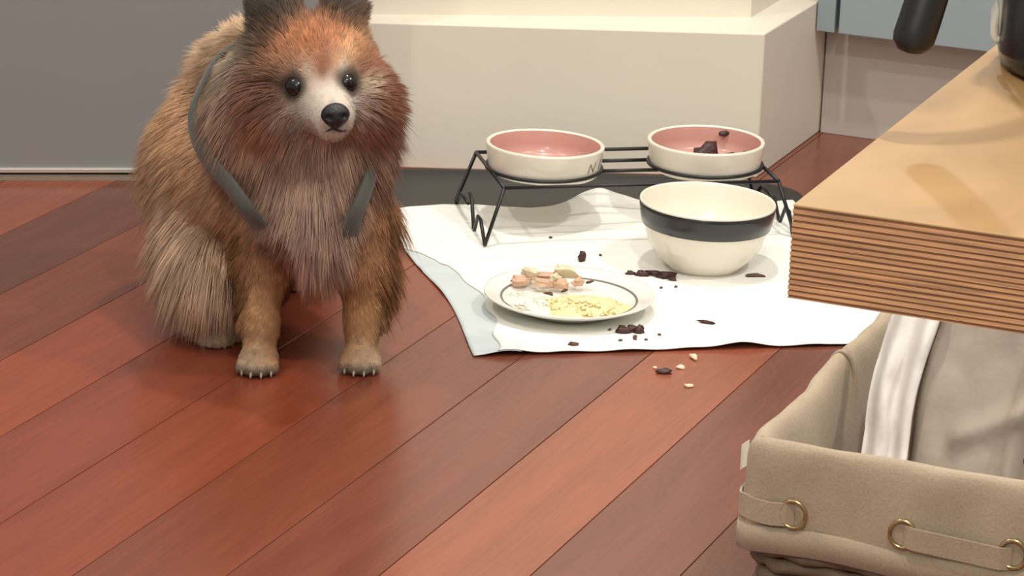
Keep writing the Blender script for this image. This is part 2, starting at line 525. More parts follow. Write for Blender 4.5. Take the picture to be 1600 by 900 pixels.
box('wicker_floor', (BX0 - bo.x + 0.03, BY0 - bo.y + 0.03, 0.002), (BX1 - bo.x - 0.03, BY1 - bo.y - 0.03, 0.012), M_WICK, bk, 0.003)
# ribbon through the grommets
def strip(name, pts, normals, hw, th, m, parent):
    v, f = [], []
    for p, n in zip(pts, normals):
        p = Vector(p); n = Vector(n)
        for s_, o in ((-1, 0), (-1, th), (1, th), (1, 0)):
            v.append(p + n * o + Vector((0, 0, hw * s_)))
    for i in range(len(pts) - 1):
        for q in range(4):
            f.append((i * 4 + q, i * 4 + (q + 1) % 4, i * 4 + 4 + (q + 1) % 4, i * 4 + 4 + q))
    f.append((3, 2, 1, 0)); n0 = (len(pts) - 1) * 4; f.append((n0, n0 + 1, n0 + 2, n0 + 3))
    return pydata(name, v, f, m, parent, smooth=False)
GZ = 0.156
gx = [-0.795 - bo.x, -0.688 - bo.x, -0.583 - bo.x, -0.476 - bo.x]
# first run: round the left front corner
run = [(p, n) for p, n in rrect(0.0015, 0.018)]
corner = run[:9]
left_side = [(Vector((BX0 + 0.0015 - bo.x, yy, 0)), Vector((-1, 0, 0))) for yy in np.linspace(0.10 - 0.15, BY0 + 0.03 - bo.y, 10)[:-1]]
front = [(Vector((xx, BY0 - 0.0015 - bo.y, 0)), Vector((0, -1, 0))) for xx in np.linspace(BX0 + 0.03 - bo.x, gx[0], 5)[1:]]
seq = left_side + corner + front
strip('ribbon', [p + n * (0.0015 - 0.006 * (i == len(seq) - 1)) + Vector((0, 0, GZ - 0.002 + 0.001 * math.sin(i))) for i, (p, n) in enumerate(seq)], [n for p, n in seq], 0.0115, 0.0025, M_LINEN, bk)
for a, b in ((gx[1], gx[2]),):
    xs = np.linspace(a + 0.001, b - 0.001, 12)
    strip('ribbon', [(x, BY0 - bo.y - (0.0065 if 0 < i < 11 else 0.001) , GZ - 0.001 - 0.0004 * i) for i, x in enumerate(xs)], [(0, -1, 0)] * 12, 0.0108, 0.0025, M_LINEN, bk)
for x in gx:
    pth = [Vector((x + 0.0125 * math.cos(a), BY0 - bo.y - 0.0035, GZ + 0.0135 * math.sin(a))) for a in np.linspace(0, 2 * math.pi, 28, endpoint=False)]
    tube('grommet', pth, 0.0021, M_BRASS, bk, 8, True)
strip('care_tag', [(BX0 - bo.x - 0.001, 2.735 - bo.y, 0.196), (BX0 - bo.x - 0.006, 2.735 - bo.y, 0.192), (BX0 - bo.x - 0.008, 2.733 - bo.y, 0.19)], [(0, -1, 0)] * 3, 0.013, 0.001, M_TAG, bk)

# paper bag standing in the basket
M_BAGLIT = mat('bag_paper_lit', (212, 204, 194), 0.6, var=0.05, scale=40, bump=0.5, bscale=60)  # light on the side fold, put into the paper colour
M_BAGSHADE = mat('bag_paper_shaded', (148, 133, 118), 0.65, var=0.08, scale=14, bump=0.5, bscale=50)  # front of the bag in its shaded tone, painted darker
bag = empty('paper_bag', (-0.60, 2.95, 0.05))
tag(bag, 'crumpled paper bag with side fold painted lit white and front painted shaded taupe, sitting inside the linen-lined basket', 'bag')
def bag_sheet(name, u0, u1, m, side):
    nu, nv = 44, 46
    v, f = [], []
    for i in range(nu + 1):
        for j in range(nv + 1):
            u = u0 + (u1 - u0) * i / nu; t = j / nv
            x = u
            y = 2.785 + 0.20 * t
            zz = 0.075 + 0.285 * t
            wob = (float(fbm(u * 26 + 5, t * 3.2)) - 0.44) * 0.022 + (float(fbm(u * 70, t * 9 + 4)) - 0.44) * 0.008
            if side:
                q = (u - u0) / (u1 - u0)
                y += (1 - q) ** 1.4 * 0.05
                wob += 0.006 * math.sin(q * 11 + t * 2)
            else:
                q = (u - u0) / (u1 - u0)
                y += 0.012 * math.exp(-q * 18)
                wob += -0.014 * math.exp(-((q - 0.30 - 0.05 * t) / 0.022) ** 2) + 0.012 * math.exp(-((q - 0.36 - 0.05 * t) / 0.03) ** 2) - 0.010 * math.exp(-((t - 0.45 - 0.5 * (q - 0.2)) / 0.03) ** 2) * (q > 0.12) * (q < 0.5)
            v.append((x + 0.60 + 0.004 * math.sin(t * 9), y - 2.95 + wob, zz - 0.05 - wob * 0.4))
    for i in range(nu):
        for j in range(nv):
            a = i * (nv + 1) + j
            f.append((a, a + nv + 1, a + nv + 2, a + 1))
    o = pydata(name, v, f, m, bag)
    so = o.modifiers.new('thick', 'SOLIDIFY'); so.thickness = 0.0012; so.offset = 1
    return o
bag_sheet('front_panel', -0.731, -0.40, M_BAGSHADE, False)
tag(bag_sheet('side_gusset', -0.789, -0.730, M_BAGLIT, True), 'side fold painted in its lit tone')
box('bag_back', (-0.135, 0.085, 0.03), (0.20, 0.15, 0.30), M_BAGSHADE, bag, 0.01)
tube('cord_handle', smooth_path([(-0.008, -0.105, 0.145), (-0.003, -0.115, 0.142), (0.02, -0.118, 0.138), (0.06, -0.11, 0.15)], 4), 0.005, M_BLACKM, bag, 8)

# ------------------------------------------------------------------ rubber mat and pee pad
M_RUB = mat('black_rubber', (34, 34, 34), 0.38, var=0.05, scale=30)
def oval_mat():
    o = empty('rubber_mat', W(0.075, 4.415, 0.0), YAW + R(1.0))
    tag(o, 'long black rubber mat lying against the white plinth', 'mat')
    n = 120; v, f = [], []
    a_, b_ = 0.345, 0.126
    prof = [(0.0, 0.003), (0.5, 0.003), (0.93, 0.003), (0.955, 0.0048), (0.985, 0.0055), (1.0, 0.004), (1.0, 0.0004)]
    k = len(prof)
    for i in range(n):
        t = 2 * math.pi * i / n
        c, s = math.cos(t), math.sin(t)
        e = 0.52
        x = a_ * math.copysign(abs(c) ** e, c); y = b_ * math.copysign(abs(s) ** e, s)
        for q, zz in prof:
            v.append((x * q, y * (1 - (1 - q) * (1.6 if q > 0.9 else 1)), zz))
    for i in range(n):
        j = (i + 1) % n
        for q in range(k - 1):
            f.append((i * k + q, j * k + q, j * k + q + 1, i * k + q + 1))
    pydata('sheet', v, f, M_RUB, o)
    return o
rm_ = oval_mat()
ch = rm_.children[0]; ch.name = 'rubber_mat'; ch.parent = None
ch.location, ch.rotation_euler = rm_.location, rm_.rotation_euler
tag(ch, rm_['label'], rm_['category']); bpy.data.objects.remove(rm_); ch.name = 'rubber_mat'

M_PAD = mat('white_absorbent_pad', (236, 235, 226), 0.8, var=0.012, scale=30, bump=0.25, bscale=160)
M_PADB = mat('pale_blue_backing_film', (200, 208, 206), 0.5, var=0.03, scale=30)
PADR = R(11.6)
pad = empty('training_pad', W(-0.044, 3.686, 0), YAW + PADR)
tag(pad, 'crumpled white puppy training pad under the bowls and plate', 'pad')
PWID, PLEN = 0.585, 0.625
def pad_z(x, y):
    x = np.asarray(x, float); y = np.asarray(y, float)
    z = 0.0022 + 0.0045 * np.clip(fbm(x * 14 + 3, y * 14) - 0.36, 0, 1)
    back = np.clip((y - 0.40) / 0.27, 0, 1)
    z = z + back * 0.016 * np.clip(fbm(x * 11 + y * 7 + 9, y * 9 + 2) - 0.33, 0, 1)
    z = z + back * 0.0032                                 # lies over the mat's edge
    # raised creases and the peak that curls up at the far edge
    z = z + 0.024 * np.exp(-((x - 0.285) / 0.045) ** 2) * np.clip((y - 0.54) / 0.10, 0, 1) ** 1.5
    z = z + 0.005 * np.exp(-((y - 0.505 - 0.35 * (x - 0.3)) / 0.022) ** 2) * np.exp(-((x - 0.30) / 0.1) ** 2)
    z = z + 0.005 * np.exp(-((y - 0.44 + 0.3 * (x - 0.2)) / 0.024) ** 2) * np.exp(-((x - 0.40) / 0.09) ** 2)
    z = z + 0.004 * np.exp(-((y - 0.36 - 0.12 * x) / 0.012) ** 2) * np.exp(-((x - 0.15) / 0.14) ** 2)
    # front edge waves
    z = z + np.exp(-y / 0.018) * (0.0045 * np.exp(-((x - 0.045) / 0.03) ** 2) + 0.006 * np.exp(-((x - 0.335) / 0.03) ** 2) + 0.0018 * np.sin(x * 40) ** 2)
    return z
def pad_edge_x(y): return 0.014 * np.sin(y * 9 + 0.4) * np.clip(y / 0.3, 0, 1)
ny = 140
def pad_grid(xa, xb, nx, lift):
    u = np.linspace(0, 1, nx)[:, None]
    X = xa[None, :] * (1 - u) + xb[None, :] * u
    Yb = np.linspace(0, PLEN, ny)[None, :] + 0 * X
    Y = Yb * (1 + 0.02 * np.sin(X * 23) * (Yb / PLEN) ** 3)
    v = np.stack([X, Y, pad_z(X, Y) + lift], -1).reshape(-1, 3)
    return v, [(i * ny + j, (i + 1) * ny + j, (i + 1) * ny + j + 1, i * ny + j + 1) for i in range(nx - 1) for j in range(ny - 1)]
yl = np.linspace(0, PLEN, ny)
edge_l = pad_edge_x(yl)
# the film shows along the front half of the left edge, then the sheet is folded over it
bw = (0.030 + 0.016 * np.sin(np.clip(yl / 0.42, 0, 1) * math.pi)) * np.clip((0.445 - yl) / 0.05, 0, 1) ** 0.7 + 0.004 * np.sin(yl * 60) * (yl < 0.42)
v, f = pad_grid(edge_l, edge_l + bw + 0.03, 14, 0.0)
tag(pydata('film_border', v, f, M_PADB, pad), 'pale bluish film border')
v, f = pad_grid(edge_l + bw, np.full(ny, PWID), 124, 0.0016)
pydata('absorbent_sheet', v, f, M_PAD, pad)
for o in pad.children:
    s_ = o.modifiers.new('thick', 'SOLIDIFY'); s_.thickness = 0.0012; s_.offset = -1

def pad_height(p):
    """height of the pad's surface under a point of the room"""
    d = Vector((p.x, p.y, 0)) - Vector(pad.location)
    a = -(YAW + PADR)
    x = d.x * math.cos(a) - d.y * math.sin(a); y = d.x * math.sin(a) + d.y * math.cos(a)
    if 0 <= x <= PWID and 0 <= y <= PLEN:
        return float(pad_z(x, y)) + 0.0016
    return 0.0

# ------------------------------------------------------------------ wire bowl stand
M_WIRE = mat('black_wire', (20, 18, 18), 0.4, var=0.05)
RKR = R(13.0)
rk = empty('bowl_stand', W(0.153, 4.289, 0), YAW + RKR)
tag(rk, 'black wire stand with two rings holding the pink-glazed bowls', 'stand')
RL, RD, RZ, WR = 0.1945, 0.0935, 0.085, 0.0027
# each end: one bent wire from rail to floor and back
def end_wire(s):
    x = s * RL; fx = s * (RL + 0.03)
    return [(x, RD, RZ), (fx, RD + 0.0, 0.045), (fx + s * 0.004, RD - 0.004, 0.018), (fx + s * 0.004, RD - 0.02, 0.0115), (fx + s * 0.001, RD - 0.05, 0.0115), (fx, -0.045 + 0.0, 0.0115),
            (fx, -RD + 0.05, 0.012), (fx, -RD + 0.035, 0.0125)]
for s in (-1, 1):
    x, fx = s * RL, s * (RL + 0.026)
    zig = [(x, -RD, RZ), (fx, -RD - 0.008, 0.0075), (fx - s * 0.001, -RD - 0.002, 0.0065), (fx, -RD + 0.024, 0.034), (fx, -RD + 0.042, 0.034), (fx, -RD + 0.062, 0.0085), (fx, -RD + 0.068, 0.0085), (fx, -RD + 0.095, 0.033), (fx, -RD + 0.11, 0.033)]
    zig2 = [(fx, 2 * (-RD + 0.11) - (-RD + 0.11) - 0.0 + 0.02 - 0.02, 0.033)]
    back = [(x, RD, RZ), (fx, RD + 0.008, 0.0115), (fx, RD + 0.002, 0.0105), (fx, RD - 0.03, 0.034), (fx, RD - 0.045, 0.034), (fx, RD - 0.0785, 0.033)]
    if s < 0:
        zig = zig[:7] + [(fx, -RD + 0.085, 0.045), (fx, -RD + 0.10, 0.05)]
    tube('leg', zig, WR, M_WIRE, rk, 8)
    tube('leg', back, WR, M_WIRE, rk, 8)
    tube('end_rail', [(x, -RD, RZ), (x, RD, RZ)], WR, M_WIRE, rk, 8)
for y in (-RD, RD, 0.033, -0.02):
    if abs(y) == RD:
        tube('rail', [(-RL, y, RZ), (RL, y, RZ)], WR, M_WIRE, rk, 8)
    else:
        tube('rail', [(-0.052, y, RZ), (0.052, y, RZ)], WR, M_WIRE, rk, 8)
BOWLX = 0.1165
BOWLY = 0.006
for s in (-1, 1):
    pth = [(s * BOWLX + 0.0805 * math.cos(a), BOWLY + 0.0805 * math.sin(a), RZ + 0.0015) for a in np.linspace(0, 2 * math.pi, 56, endpoint=False)]
    tube('ring', pth, WR, M_WIRE, rk, 8, True)

# ------------------------------------------------------------------ pink bowls
M_CER = mat('cream_ceramic', (232, 222, 204), 0.22, var=0.02, scale=20, coat=0.3)
M_PINK = mat('pink_glaze', (200, 150, 137), 0.25, var=0.03, scale=30, coat=0.3)
M_PRINT = mat('grey_print', (140, 126, 112), 0.6)
M_MEAT = mat('dark_meat', (66, 34, 30), 0.45, var=0.3, scale=120, bump=0.6, bscale=300)
M_CRUMB = mat('brown_crumb', (92, 62, 48), 0.6, var=0.3, scale=200)
def pink_bowl(s, label, tilt):
    loc = Matrix.Translation(rk.location) @ Matrix.Rotation(YAW + RKR, 4, 'Z') @ Vector((s * BOWLX, BOWLY, 0.0))
    t = empty('pet_bowl', (loc.x, loc.y, 0.0765), YAW)
    t.scale = (1, 1, 0.86)
    t.rotation_euler = (R(tilt[0]), R(tilt[1]), YAW)
    tag(t, label, 'bowl', 'pink-glazed bowls in the wire stand')
    lathe('shell', [(0.0, 0.002), (0.062, 0.002), (0.066, 0.0), (0.072, 0.001), (0.0765, 0.005), (0.0785, 0.014), (0.0812, 0.034), (0.0828, 0.0475), (0.0825, 0.0505), (0.080, 0.0515), (0.0772, 0.0500), (0.0765, 0.048)], M_CER, t, 96)
    lathe('glaze', [(0.0768, 0.0492), (0.0757, 0.045), (0.0745, 0.028), (0.0725, 0.015), (0.067, 0.0095), (0.055, 0.008), (0.0, 0.0078)], M_PINK, t, 96)
    return t
b1 = pink_bowl(-1, 'empty pink-glazed white bowl lettered on its side, in the stand', (-1.0, 1.2))
b2 = pink_bowl(1, 'pink-glazed white bowl holding dark food scraps, in the stand', (0.0, 0.0))
# lettering on the front right of the left bowl
def on_bowl(a, z): r_ = 0.0791 + (z - 0.014) * 0.125; return Vector((r_ * math.cos(a), r_ * math.sin(a), z))
def stroke(p, q): return [on_bowl(p[0] + (q[0] - p[0]) * i / 6, p[1] + (q[1] - p[1]) * i / 6) for i in range(7)]
aN = R(-41)
wN = R(11)
lv, lf = [], []
for a, b in (((aN, 0.019), (aN + wN * 0.22, 0.034)), ((aN + wN * 0.22, 0.034), (aN + wN * 0.72, 0.020)), ((aN + wN * 0.72, 0.020), (aN + wN, 0.036)), ((aN + R(21), 0.021), (aN + R(21), 0.037))):
    x, y = tube_geo(stroke(a, b), 0.0007, 6, False, len(lv)); lv += x; lf += y
tag(pydata('lettering', lv, lf, M_PRINT, b1), 'grey lettering')

# ------------------------------------------------------------------ scraps: irregular little lumps
def lump_mesh(name, sx, sy, sz, m, seed, sub=2, rough=0.3, torn=False):
    bm = bmesh.new()
    bmesh.ops.create_icosphere(bm, subdivisions=sub, radius=1.0)
    rs = np.random.RandomState(seed)
    ph = rs.rand(6) * 6.28
    for v in bm.verts:
        c = v.co
        d = 1 + rough * (math.sin(c.x * 3 + ph[0]) * math.sin(c.y * 3.3 + ph[1]) + 0.6 * math.sin(c.z * 5 + ph[2] + c.x * 2) + 0.4 * math.sin(c.y * 7 + ph[3]))
        if torn:
            d *= 0.75 + 0.5 * rs.rand()
            c = Vector([math.copysign(abs(q) ** 0.55, q) for q in c])
        v.co = Vector((c.x * d * sx, c.y * d * sy, c.z * d * sz))
        if v.co.z < -sz * 0.55: v.co.z = -sz * 0.55
    me = bpy.data.meshes.new(name)
    bm.to_mesh(me); bm.free()
    me.materials.append(m)
    me.polygons.foreach_set('use_smooth', [not torn] * len(me.polygons))
    return me
def scrap(name, x, y, sx, sy, sz, m, label, cat='scrap', rot=0, seed=1, group=None, base=None, sub=2):
    p = W(x, y)
    o = bpy.data.objects.new(name, lump_mesh(name, sx, sy, sz, m, seed, sub))
    COL.objects.link(o)
    zb = pad_height(p) if base is None else base
    o.location = (p.x, p.y, zb + sz * 0.55)
    o.rotation_euler = (0, 0, YAW + R(rot))
    tag(o, label, cat, group)
    return o
# inside the right bowl
def in_bowl(b, dx, dy, dz, sx, sy, sz, label, seed, rx=0, rot=0, m=M_MEAT):
    o = bpy.data.objects.new('meat_scrap', lump_mesh('meat_scrap', sx, sy, sz, m, seed))
    COL.objects.link(o)
    q = Matrix.Translation(b.location) @ Matrix.Rotation(YAW, 4, 'Z') @ Vector((dx, dy, dz))
    o.location = q; o.rotation_euler = (rx, 0, YAW + R(rot))
    tag(o, label, 'scrap')
in_bowl(b2, 0.000, 0.002, 0.0185, 0.020, 0.014, 0.019, 'largest dark meat lump lying in the right pink bowl', 3)
in_bowl(b2, 0.036, 0.006, 0.0135, 0.020, 0.013, 0.010, 'low dark meat piece right of the largest lump in the bowl', 5)
in_bowl(b2, 0.028, 0.0655, 0.036, 0.007, 0.0045, 0.0035, 'small dark scrap stuck high on the back wall of the right pink bowl', 8, R(70))
in_bowl(b2, 0.058, -0.008, 0.019, 0.010, 0.008, 0.010, 'small dark crumb heap by the right inner wall of the bowl', 9)

# ------------------------------------------------------------------ white bowl with a black band
M_WB = mat('white_stoneware', (236, 228, 210), 0.2, var=0.015, scale=15, coat=0.4)
M_BAND = mat('black_glaze_band', (42, 42, 41), 0.3, var=0.12, scale=25, coat=0.2)
wp = W(0.2555, 4.088)
wb = empty('bowl', (wp.x, wp.y, pad_height(wp) - 0.001))
wb.rotation_euler = (R(0), R(1.3), YAW)
tag(wb, 'deep white bowl with a broad black band, standing on the pad before the stand', 'bowl')
lathe('shell', [(0, 0.004), (0.040, 0.004), (0.043, 0.0), (0.047, 0.0), (0.049, 0.003), (0.0575, 0.011), (0.068, 0.022), (0.0765, 0.036), (0.0825, 0.0525), (0.0855, 0.0605)], M_WB, wb, 96)
tag(lathe('band', [(0.0855, 0.0605), (0.0868, 0.0610), (0.0893, 0.0720), (0.0912, 0.0850), (0.0914, 0.0905), (0.0905, 0.0912)], M_BAND, wb, 96), 'broad black glazed band')
lathe('inner_glaze', [(0.0913, 0.0900), (0.0914, 0.0922), (0.0905, 0.0938), (0.0888, 0.0935), (0.0878, 0.0915), (0.0860, 0.078), (0.081, 0.056), (0.072, 0.036), (0.056, 0.018), (0.03, 0.010), (0, 0.009)], M_WB, wb, 96)

# ------------------------------------------------------------------ plate with food
M_PLATE = mat('white_china', (232, 229, 218), 0.18, var=0.01, coat=0.4)
M_LINE = mat('grey_rim_line', (120, 112, 104), 0.4)
pp = W(0.0735, 3.879)
pz = pad_height(pp) + 0.0012
plate = empty('plate', (pp.x, pp.y, pz), YAW)
plate.rotation_euler = (0, R(0.2), YAW)
tag(plate, 'shallow white china plate with a thin grey line, in front of the bowls', 'plate')
lathe('dish', [(0, 0.004), (0.052, 0.004), (0.056, 0.0), (0.062, 0.0), (0.066, 0.004), (0.088, 0.0115), (0.107, 0.0195), (0.1098, 0.0215), (0.1090, 0.0232), (0.1065, 0.0228), (0.092, 0.0165), (0.083, 0.0128), (0.076, 0.0092), (0.066, 0.0075), (0, 0.007)], M_PLATE, plate, 110)
lathe('rim_line', [(0.0885, 0.0155), (0.0878, 0.01555), (0.0862, 0.0148), (0.0856, 0.0142)], M_LINE, plate, 110)
M_EGG = mat('scrambled_egg', (232, 216, 164), 0.55, var=0.12, scale=90, bump=0.8, bscale=160)
M_RICE = mat('white_rice', (238, 232, 212), 0.55, var=0.05, scale=150, bump=0.8, bscale=300)
def food_mound(name, cx_, cy_, a_, b_, h, m, seed, label, grain, n_bits, base=None):
    nr_, na = 26, 64
    v, f = [], []
    for i in range(nr_ + 1):
        for j in range(na):
            t = 2 * math.pi * j / na; q = i / nr_
            wob = 1 + 0.14 * math.sin(3 * t + seed) + 0.08 * math.sin(7 * t + 2 * seed)
            x, y = cx_ + a_ * q * wob * math.cos(t), cy_ + b_ * q * wob * math.sin(t)
            r_ = math.hypot(x, y)
            floor_z = 0.0070 + max(0, r_ - 0.066) ** 1.25 * 0.55
            zz = floor_z + h * (1 - q ** 2.2) * (0.55 + 0.9 * float(fbm(x * grain + seed, y * grain)))
            v.append((x, y, zz))
    for i in range(nr_):
        for j in range(na):
            k_ = (j + 1) % na
            f.append((i * na + j, (i + 1) * na + j, (i + 1) * na + k_, i * na + k_))
    # loose curds on top, joined into the heap
    rs = np.random.RandomState(seed)
    for q in range(n_bits):
        t, r_ = rs.rand() * 6.28, rs.rand() ** 0.5 * 0.95
        x, y = cx_ + a_ * r_ * math.cos(t), cy_ + b_ * r_ * math.sin(t)
        rr = math.hypot(x, y)
        zz = 0.007 + max(0, rr - 0.066) ** 1.25 * 0.55 + h * (1 - r_ ** 2.2) * 0.95
        s_ = rs.uniform(0.0022, 0.0048) if m is M_EGG else rs.uniform(0.0012, 0.0022)
        el = 1.0 if m is M_EGG else 2.2
        an = rs.rand() * 6.28
        base_i = len(v)
        for (X, Y, Z) in ((1, 0, 0), (-1, 0, 0), (0, 1, 0), (0, -1, 0), (0, 0, 1), (0, 0, -1)):
            X *= el
            v.append((x + s_ * (X * math.cos(an) - Y * math.sin(an)) * rs.uniform(.7, 1.2), y + s_ * (X * math.sin(an) + Y * math.cos(an)), zz + s_ * Z * rs.uniform(.6, 1.0)))
        for t3 in ((0, 2, 4), (2, 1, 4), (1, 3, 4), (3, 0, 4), (2, 0, 5), (1, 2, 5), (3, 1, 5), (0, 3, 5)):
            f.append(tuple(base_i + w for w in t3))
    o = pydata(name, v, f, m)
    o.location, o.rotation_euler = plate.location, plate.rotation_euler
    return tag(o, label, 'food', kind='stuff')
food_mound('rice', -0.052, -0.012, 0.036, 0.050, 0.008, M_RICE, 4, 'smear of white rice on the left of the plate', 90, 170)
food_mound('scrambled_egg', 0.022, -0.022, 0.060, 0.048, 0.012, M_EGG, 2, 'heap of pale yellow scrambled egg across the plate', 60, 170)
M_CHIK = mat('shredded_chicken', (206, 168, 140), 0.5, var=0.16, scale=90, bump=0.6, bscale=200)
M_CHIKB = mat('pale_chicken', (222, 208, 176), 0.5, var=0.1, scale=90, bump=0.6, bscale=200)
def on_plate(dx, dy, dz, sx, sy, sz, m, label, seed, rot, ry=0.0):
    o = bpy.data.objects.new('chicken_shred', lump_mesh('chicken_shred', sx, sy, sz, m, seed, 2, 0.22, True))
    COL.objects.link(o)
    q = Matrix.Translation(plate.location) @ Matrix.Rotation(YAW, 4, 'Z') @ Vector((dx, dy, dz))
    o.location = q; o.rotation_euler = (R(20), ry, YAW + R(rot))
    tag(o, label, 'food', 'shredded chicken at the back of the plate')
SH = [(-0.062, 0.047, 0.0195, 0.0120, 0.0060, 0.0055, M_CHIK, 'leftmost pinkish chicken shred at the back of the plate', 1, 25),
      (-0.050, 0.060, 0.0250, 0.0110, 0.0050, 0.0085, M_CHIKB, 'pale chicken shred standing behind the leftmost one', 2, -30),
      (-0.033, 0.044, 0.0185, 0.0120, 0.0060, 0.0060, M_CHIK, 'pinkish chicken shred at the front middle of the pile', 3, -12),
      (-0.028, 0.062, 0.0235, 0.0130, 0.0050, 0.0045, M_CHIK, 'pinkish-brown chicken strip lying across the middle of the pile', 4, 12),
      (-0.004, 0.064, 0.0285, 0.0140, 0.0060, 0.0090, M_CHIKB, 'biggest pale chicken shred at the top right of the pile', 5, -15),
      (-0.011, 0.044, 0.0180, 0.0100, 0.0055, 0.0060, M_CHIK, 'small pinkish chicken shred before the biggest pale one', 6, -25),
      (0.012, 0.052, 0.0190, 0.0085, 0.0045, 0.0050, M_CHIK, 'rightmost pinkish chicken shred at the end of the pile', 7, 40),
      (-0.018, 0.052, 0.0240, 0.0100, 0.0050, 0.0045, M_CHIKB, 'pale flat chicken shred in the centre of the pile', 8, 60)]
for a in SH: on_plate(*a)
for dx, dy, lab, sd, rot in ((-0.026, -0.004, 'dark sliver lying on the rice left of the egg', 11, -35), (-0.006, 0.012, 'dark sliver at the back edge of the egg heap', 12, 55), (-0.071, 0.060, 'dark brown bit left of the chicken pile on the plate rim', 13, 60), (0.027, 0.058, 'dark brown bit right of the chicken pile on the plate', 14, 40)):
    o = bpy.data.objects.new('meat_scrap', lump_mesh('meat_scrap', 0.0068, 0.0022, 0.0022, M_CRUMB, sd)); COL.objects.link(o)
    o.location = Matrix.Translation(plate.location) @ Matrix.Rotation(YAW, 4, 'Z') @ Vector((dx, dy, 0.020 if sd < 13 else 0.0185))
    o.rotation_euler = (0, 0, YAW + R(rot)); tag(o, lab, 'scrap')

# scraps on the pad
scrap('meat_scrap', 0.0925, 4.091, 0.0055, 0.006, 0.0085, M_MEAT, 'dark red lump standing alone on the pad behind the plate', seed=21)
scrap('meat_scrap', 0.2485, 3.838, 0.011, 0.0028, 0.0028, M_MEAT, 'long dark sliver alone on the pad right of the plate', rot=-22, seed=22)
scrap('meat_scrap', 0.0785, 3.733, 0.0065, 0.0032, 0.0028, M_CRUMB, 'dark crumb alone near the front edge of the pad', seed=23)
for x, y, sx, sy, sz, lab, sd in ((0.1415, 3.789, 0.009, 0.006, 0.0055, 'leftmost dark red lump of the cluster in front of the plate', 31),
                                  (0.152, 3.795, 0.008, 0.006, 0.005, 'rear dark red lump of the cluster in front of the plate', 32),
                                  (0.161, 3.791, 0.0075, 0.006, 0.006, 'rightmost dark red lump of the cluster in front of the plate', 33)):
    scrap('meat_scrap', x, y, sx, sy, sz, M_MEAT, lab, seed=sd, group='dark lumps in front of the plate')
for x, y, sx, sy, sz, lab, sd in ((0.157, 4.042, 0.007, 0.0035, 0.003, 'leftmost dark scrap of the row beside the banded bowl', 41),
                                  (0.172, 4.037, 0.009, 0.005, 0.0045, 'second dark scrap from the left beside the banded bowl', 42),
                                  (0.189, 4.041, 0.011, 0.005, 0.005, 'third dark scrap from the left beside the banded bowl', 43),
                                  (0.204, 4.031, 0.012, 0.006, 0.006, 'largest dark scrap tucked against the foot of the banded bowl', 44),
                                  (0.212, 4.020, 0.006, 0.004, 0.003, 'small dark scrap right in front of the banded bowl', 45)):
    scrap('meat_scrap', x, y, sx, sy, sz, M_MEAT, lab, seed=sd, group='dark scraps left of the banded bowl')
scrap('meat_scrap', 0.3235, 4.052, 0.014, 0.0035, 0.003, M_CRUMB, 'thin dark strip on the right of the banded bowl', rot=8, seed=46)
rs = np.random.RandomState(19)
for x, y in ((0.0505, 4.186), (0.118, 4.113), (0.138, 3.757), (0.170, 3.763), (0.187, 3.783), (0.1245, 3.796), (0.156, 3.772), (0.215, 3.99), (0.196, 3.985), (0.156, 3.763)):
    scrap('crumb', x, y, rs.uniform(.002, .0042), rs.uniform(.0018, .003), .0018, M_CRUMB, 'tiny grey-brown crumb on the white pad', 'crumb', rs.rand() * 180, int(rs.rand() * 99), 'tiny crumbs on the pad', sub=1)
# scraps on the wooden floor
M_PALE = mat('pale_scrap', (238, 214, 186), 0.45, var=0.06, scale=150)
scrap('food_scrap', 0.2275, 3.711, 0.0042, 0.010, 0.004, M_PALE, 'longest pale scrap on the wood at the pad edge', rot=10, seed=51, group='pale scraps on the wooden floor')
scrap('food_scrap', 0.2165, 3.6035, 0.0055, 0.0038, 0.003, M_PALE, 'pale scrap on the wood nearest the viewer', seed=52, group='pale scraps on the wooden floor')
scrap('food_scrap', 0.2095, 3.671, 0.0058, 0.0032, 0.003, M_PALE, 'pale scrap on the wood between the longest one and the brown scrap', rot=-15, seed=53, group='pale scraps on the wooden floor')
scrap('food_scrap', 0.178, 3.668, 0.003, 0.0025, 0.002, M_PALE, 'tiny pale scrap on the wood left of the brown scrap', seed=54, group='pale scraps on the wooden floor')
scrap('meat_scrap', 0.1885, 3.651, 0.0095, 0.0045, 0.004, M_MEAT, 'brown meat scrap on the wooden floor beyond the pad', rot=-8, seed=55)

# DOG_BEGIN
# ------------------------------------------------------------------ the dog (local axes: x to the viewer's right, y away, z up)
dog = empty('dog', W(-0.24, 3.63, 0), YAW)
tag(dog, 'fluffy sable Pomeranian dog in a dark grey harness standing on the wooden floor', 'dog')
V3 = lambda *a: np.array(a, float)
PR = []       # class, kind, data
def cap(c, a, b, r0, r1): PR.append((c, 'cap', V3(*a), V3(*b), r0, r1))
def ell(c, p, r): PR.append((c, 'ell', V3(*p), V3(*r), 0, 0))
CLS = ['torso', 'ruff', 'skull', 'cheek', 'muzzle', 'ear', 'arm', 'shin', 'paw', 'thigh', 'hock', 'tail']
CI = {c: i for i, c in enumerate(CLS)}
cap('torso', (-0.02, 0.05, 0.205), (-0.115, 0.225, 0.215), 0.074, 0.078)
cap('torso', (-0.06, 0.14, 0.185), (-0.12, 0.26, 0.20), 0.062, 0.06)
ell('ruff', (-0.003, 0.002, 0.212), (0.058, 0.060, 0.080))
cap('ruff', (-0.006, 0.025, 0.26), (0.0, 0.0, 0.34), 0.066, 0.054)
ell('ruff', (-0.060, 0.010, 0.318), (0.050, 0.046, 0.070))
ell('ruff', (0.040, 0.012, 0.305), (0.036, 0.046, 0.055))
ell('skull', (0.008, -0.018, 0.376), (0.058, 0.054, 0.046))
ell('skull', (0.011, -0.045, 0.375), (0.040, 0.034, 0.032))
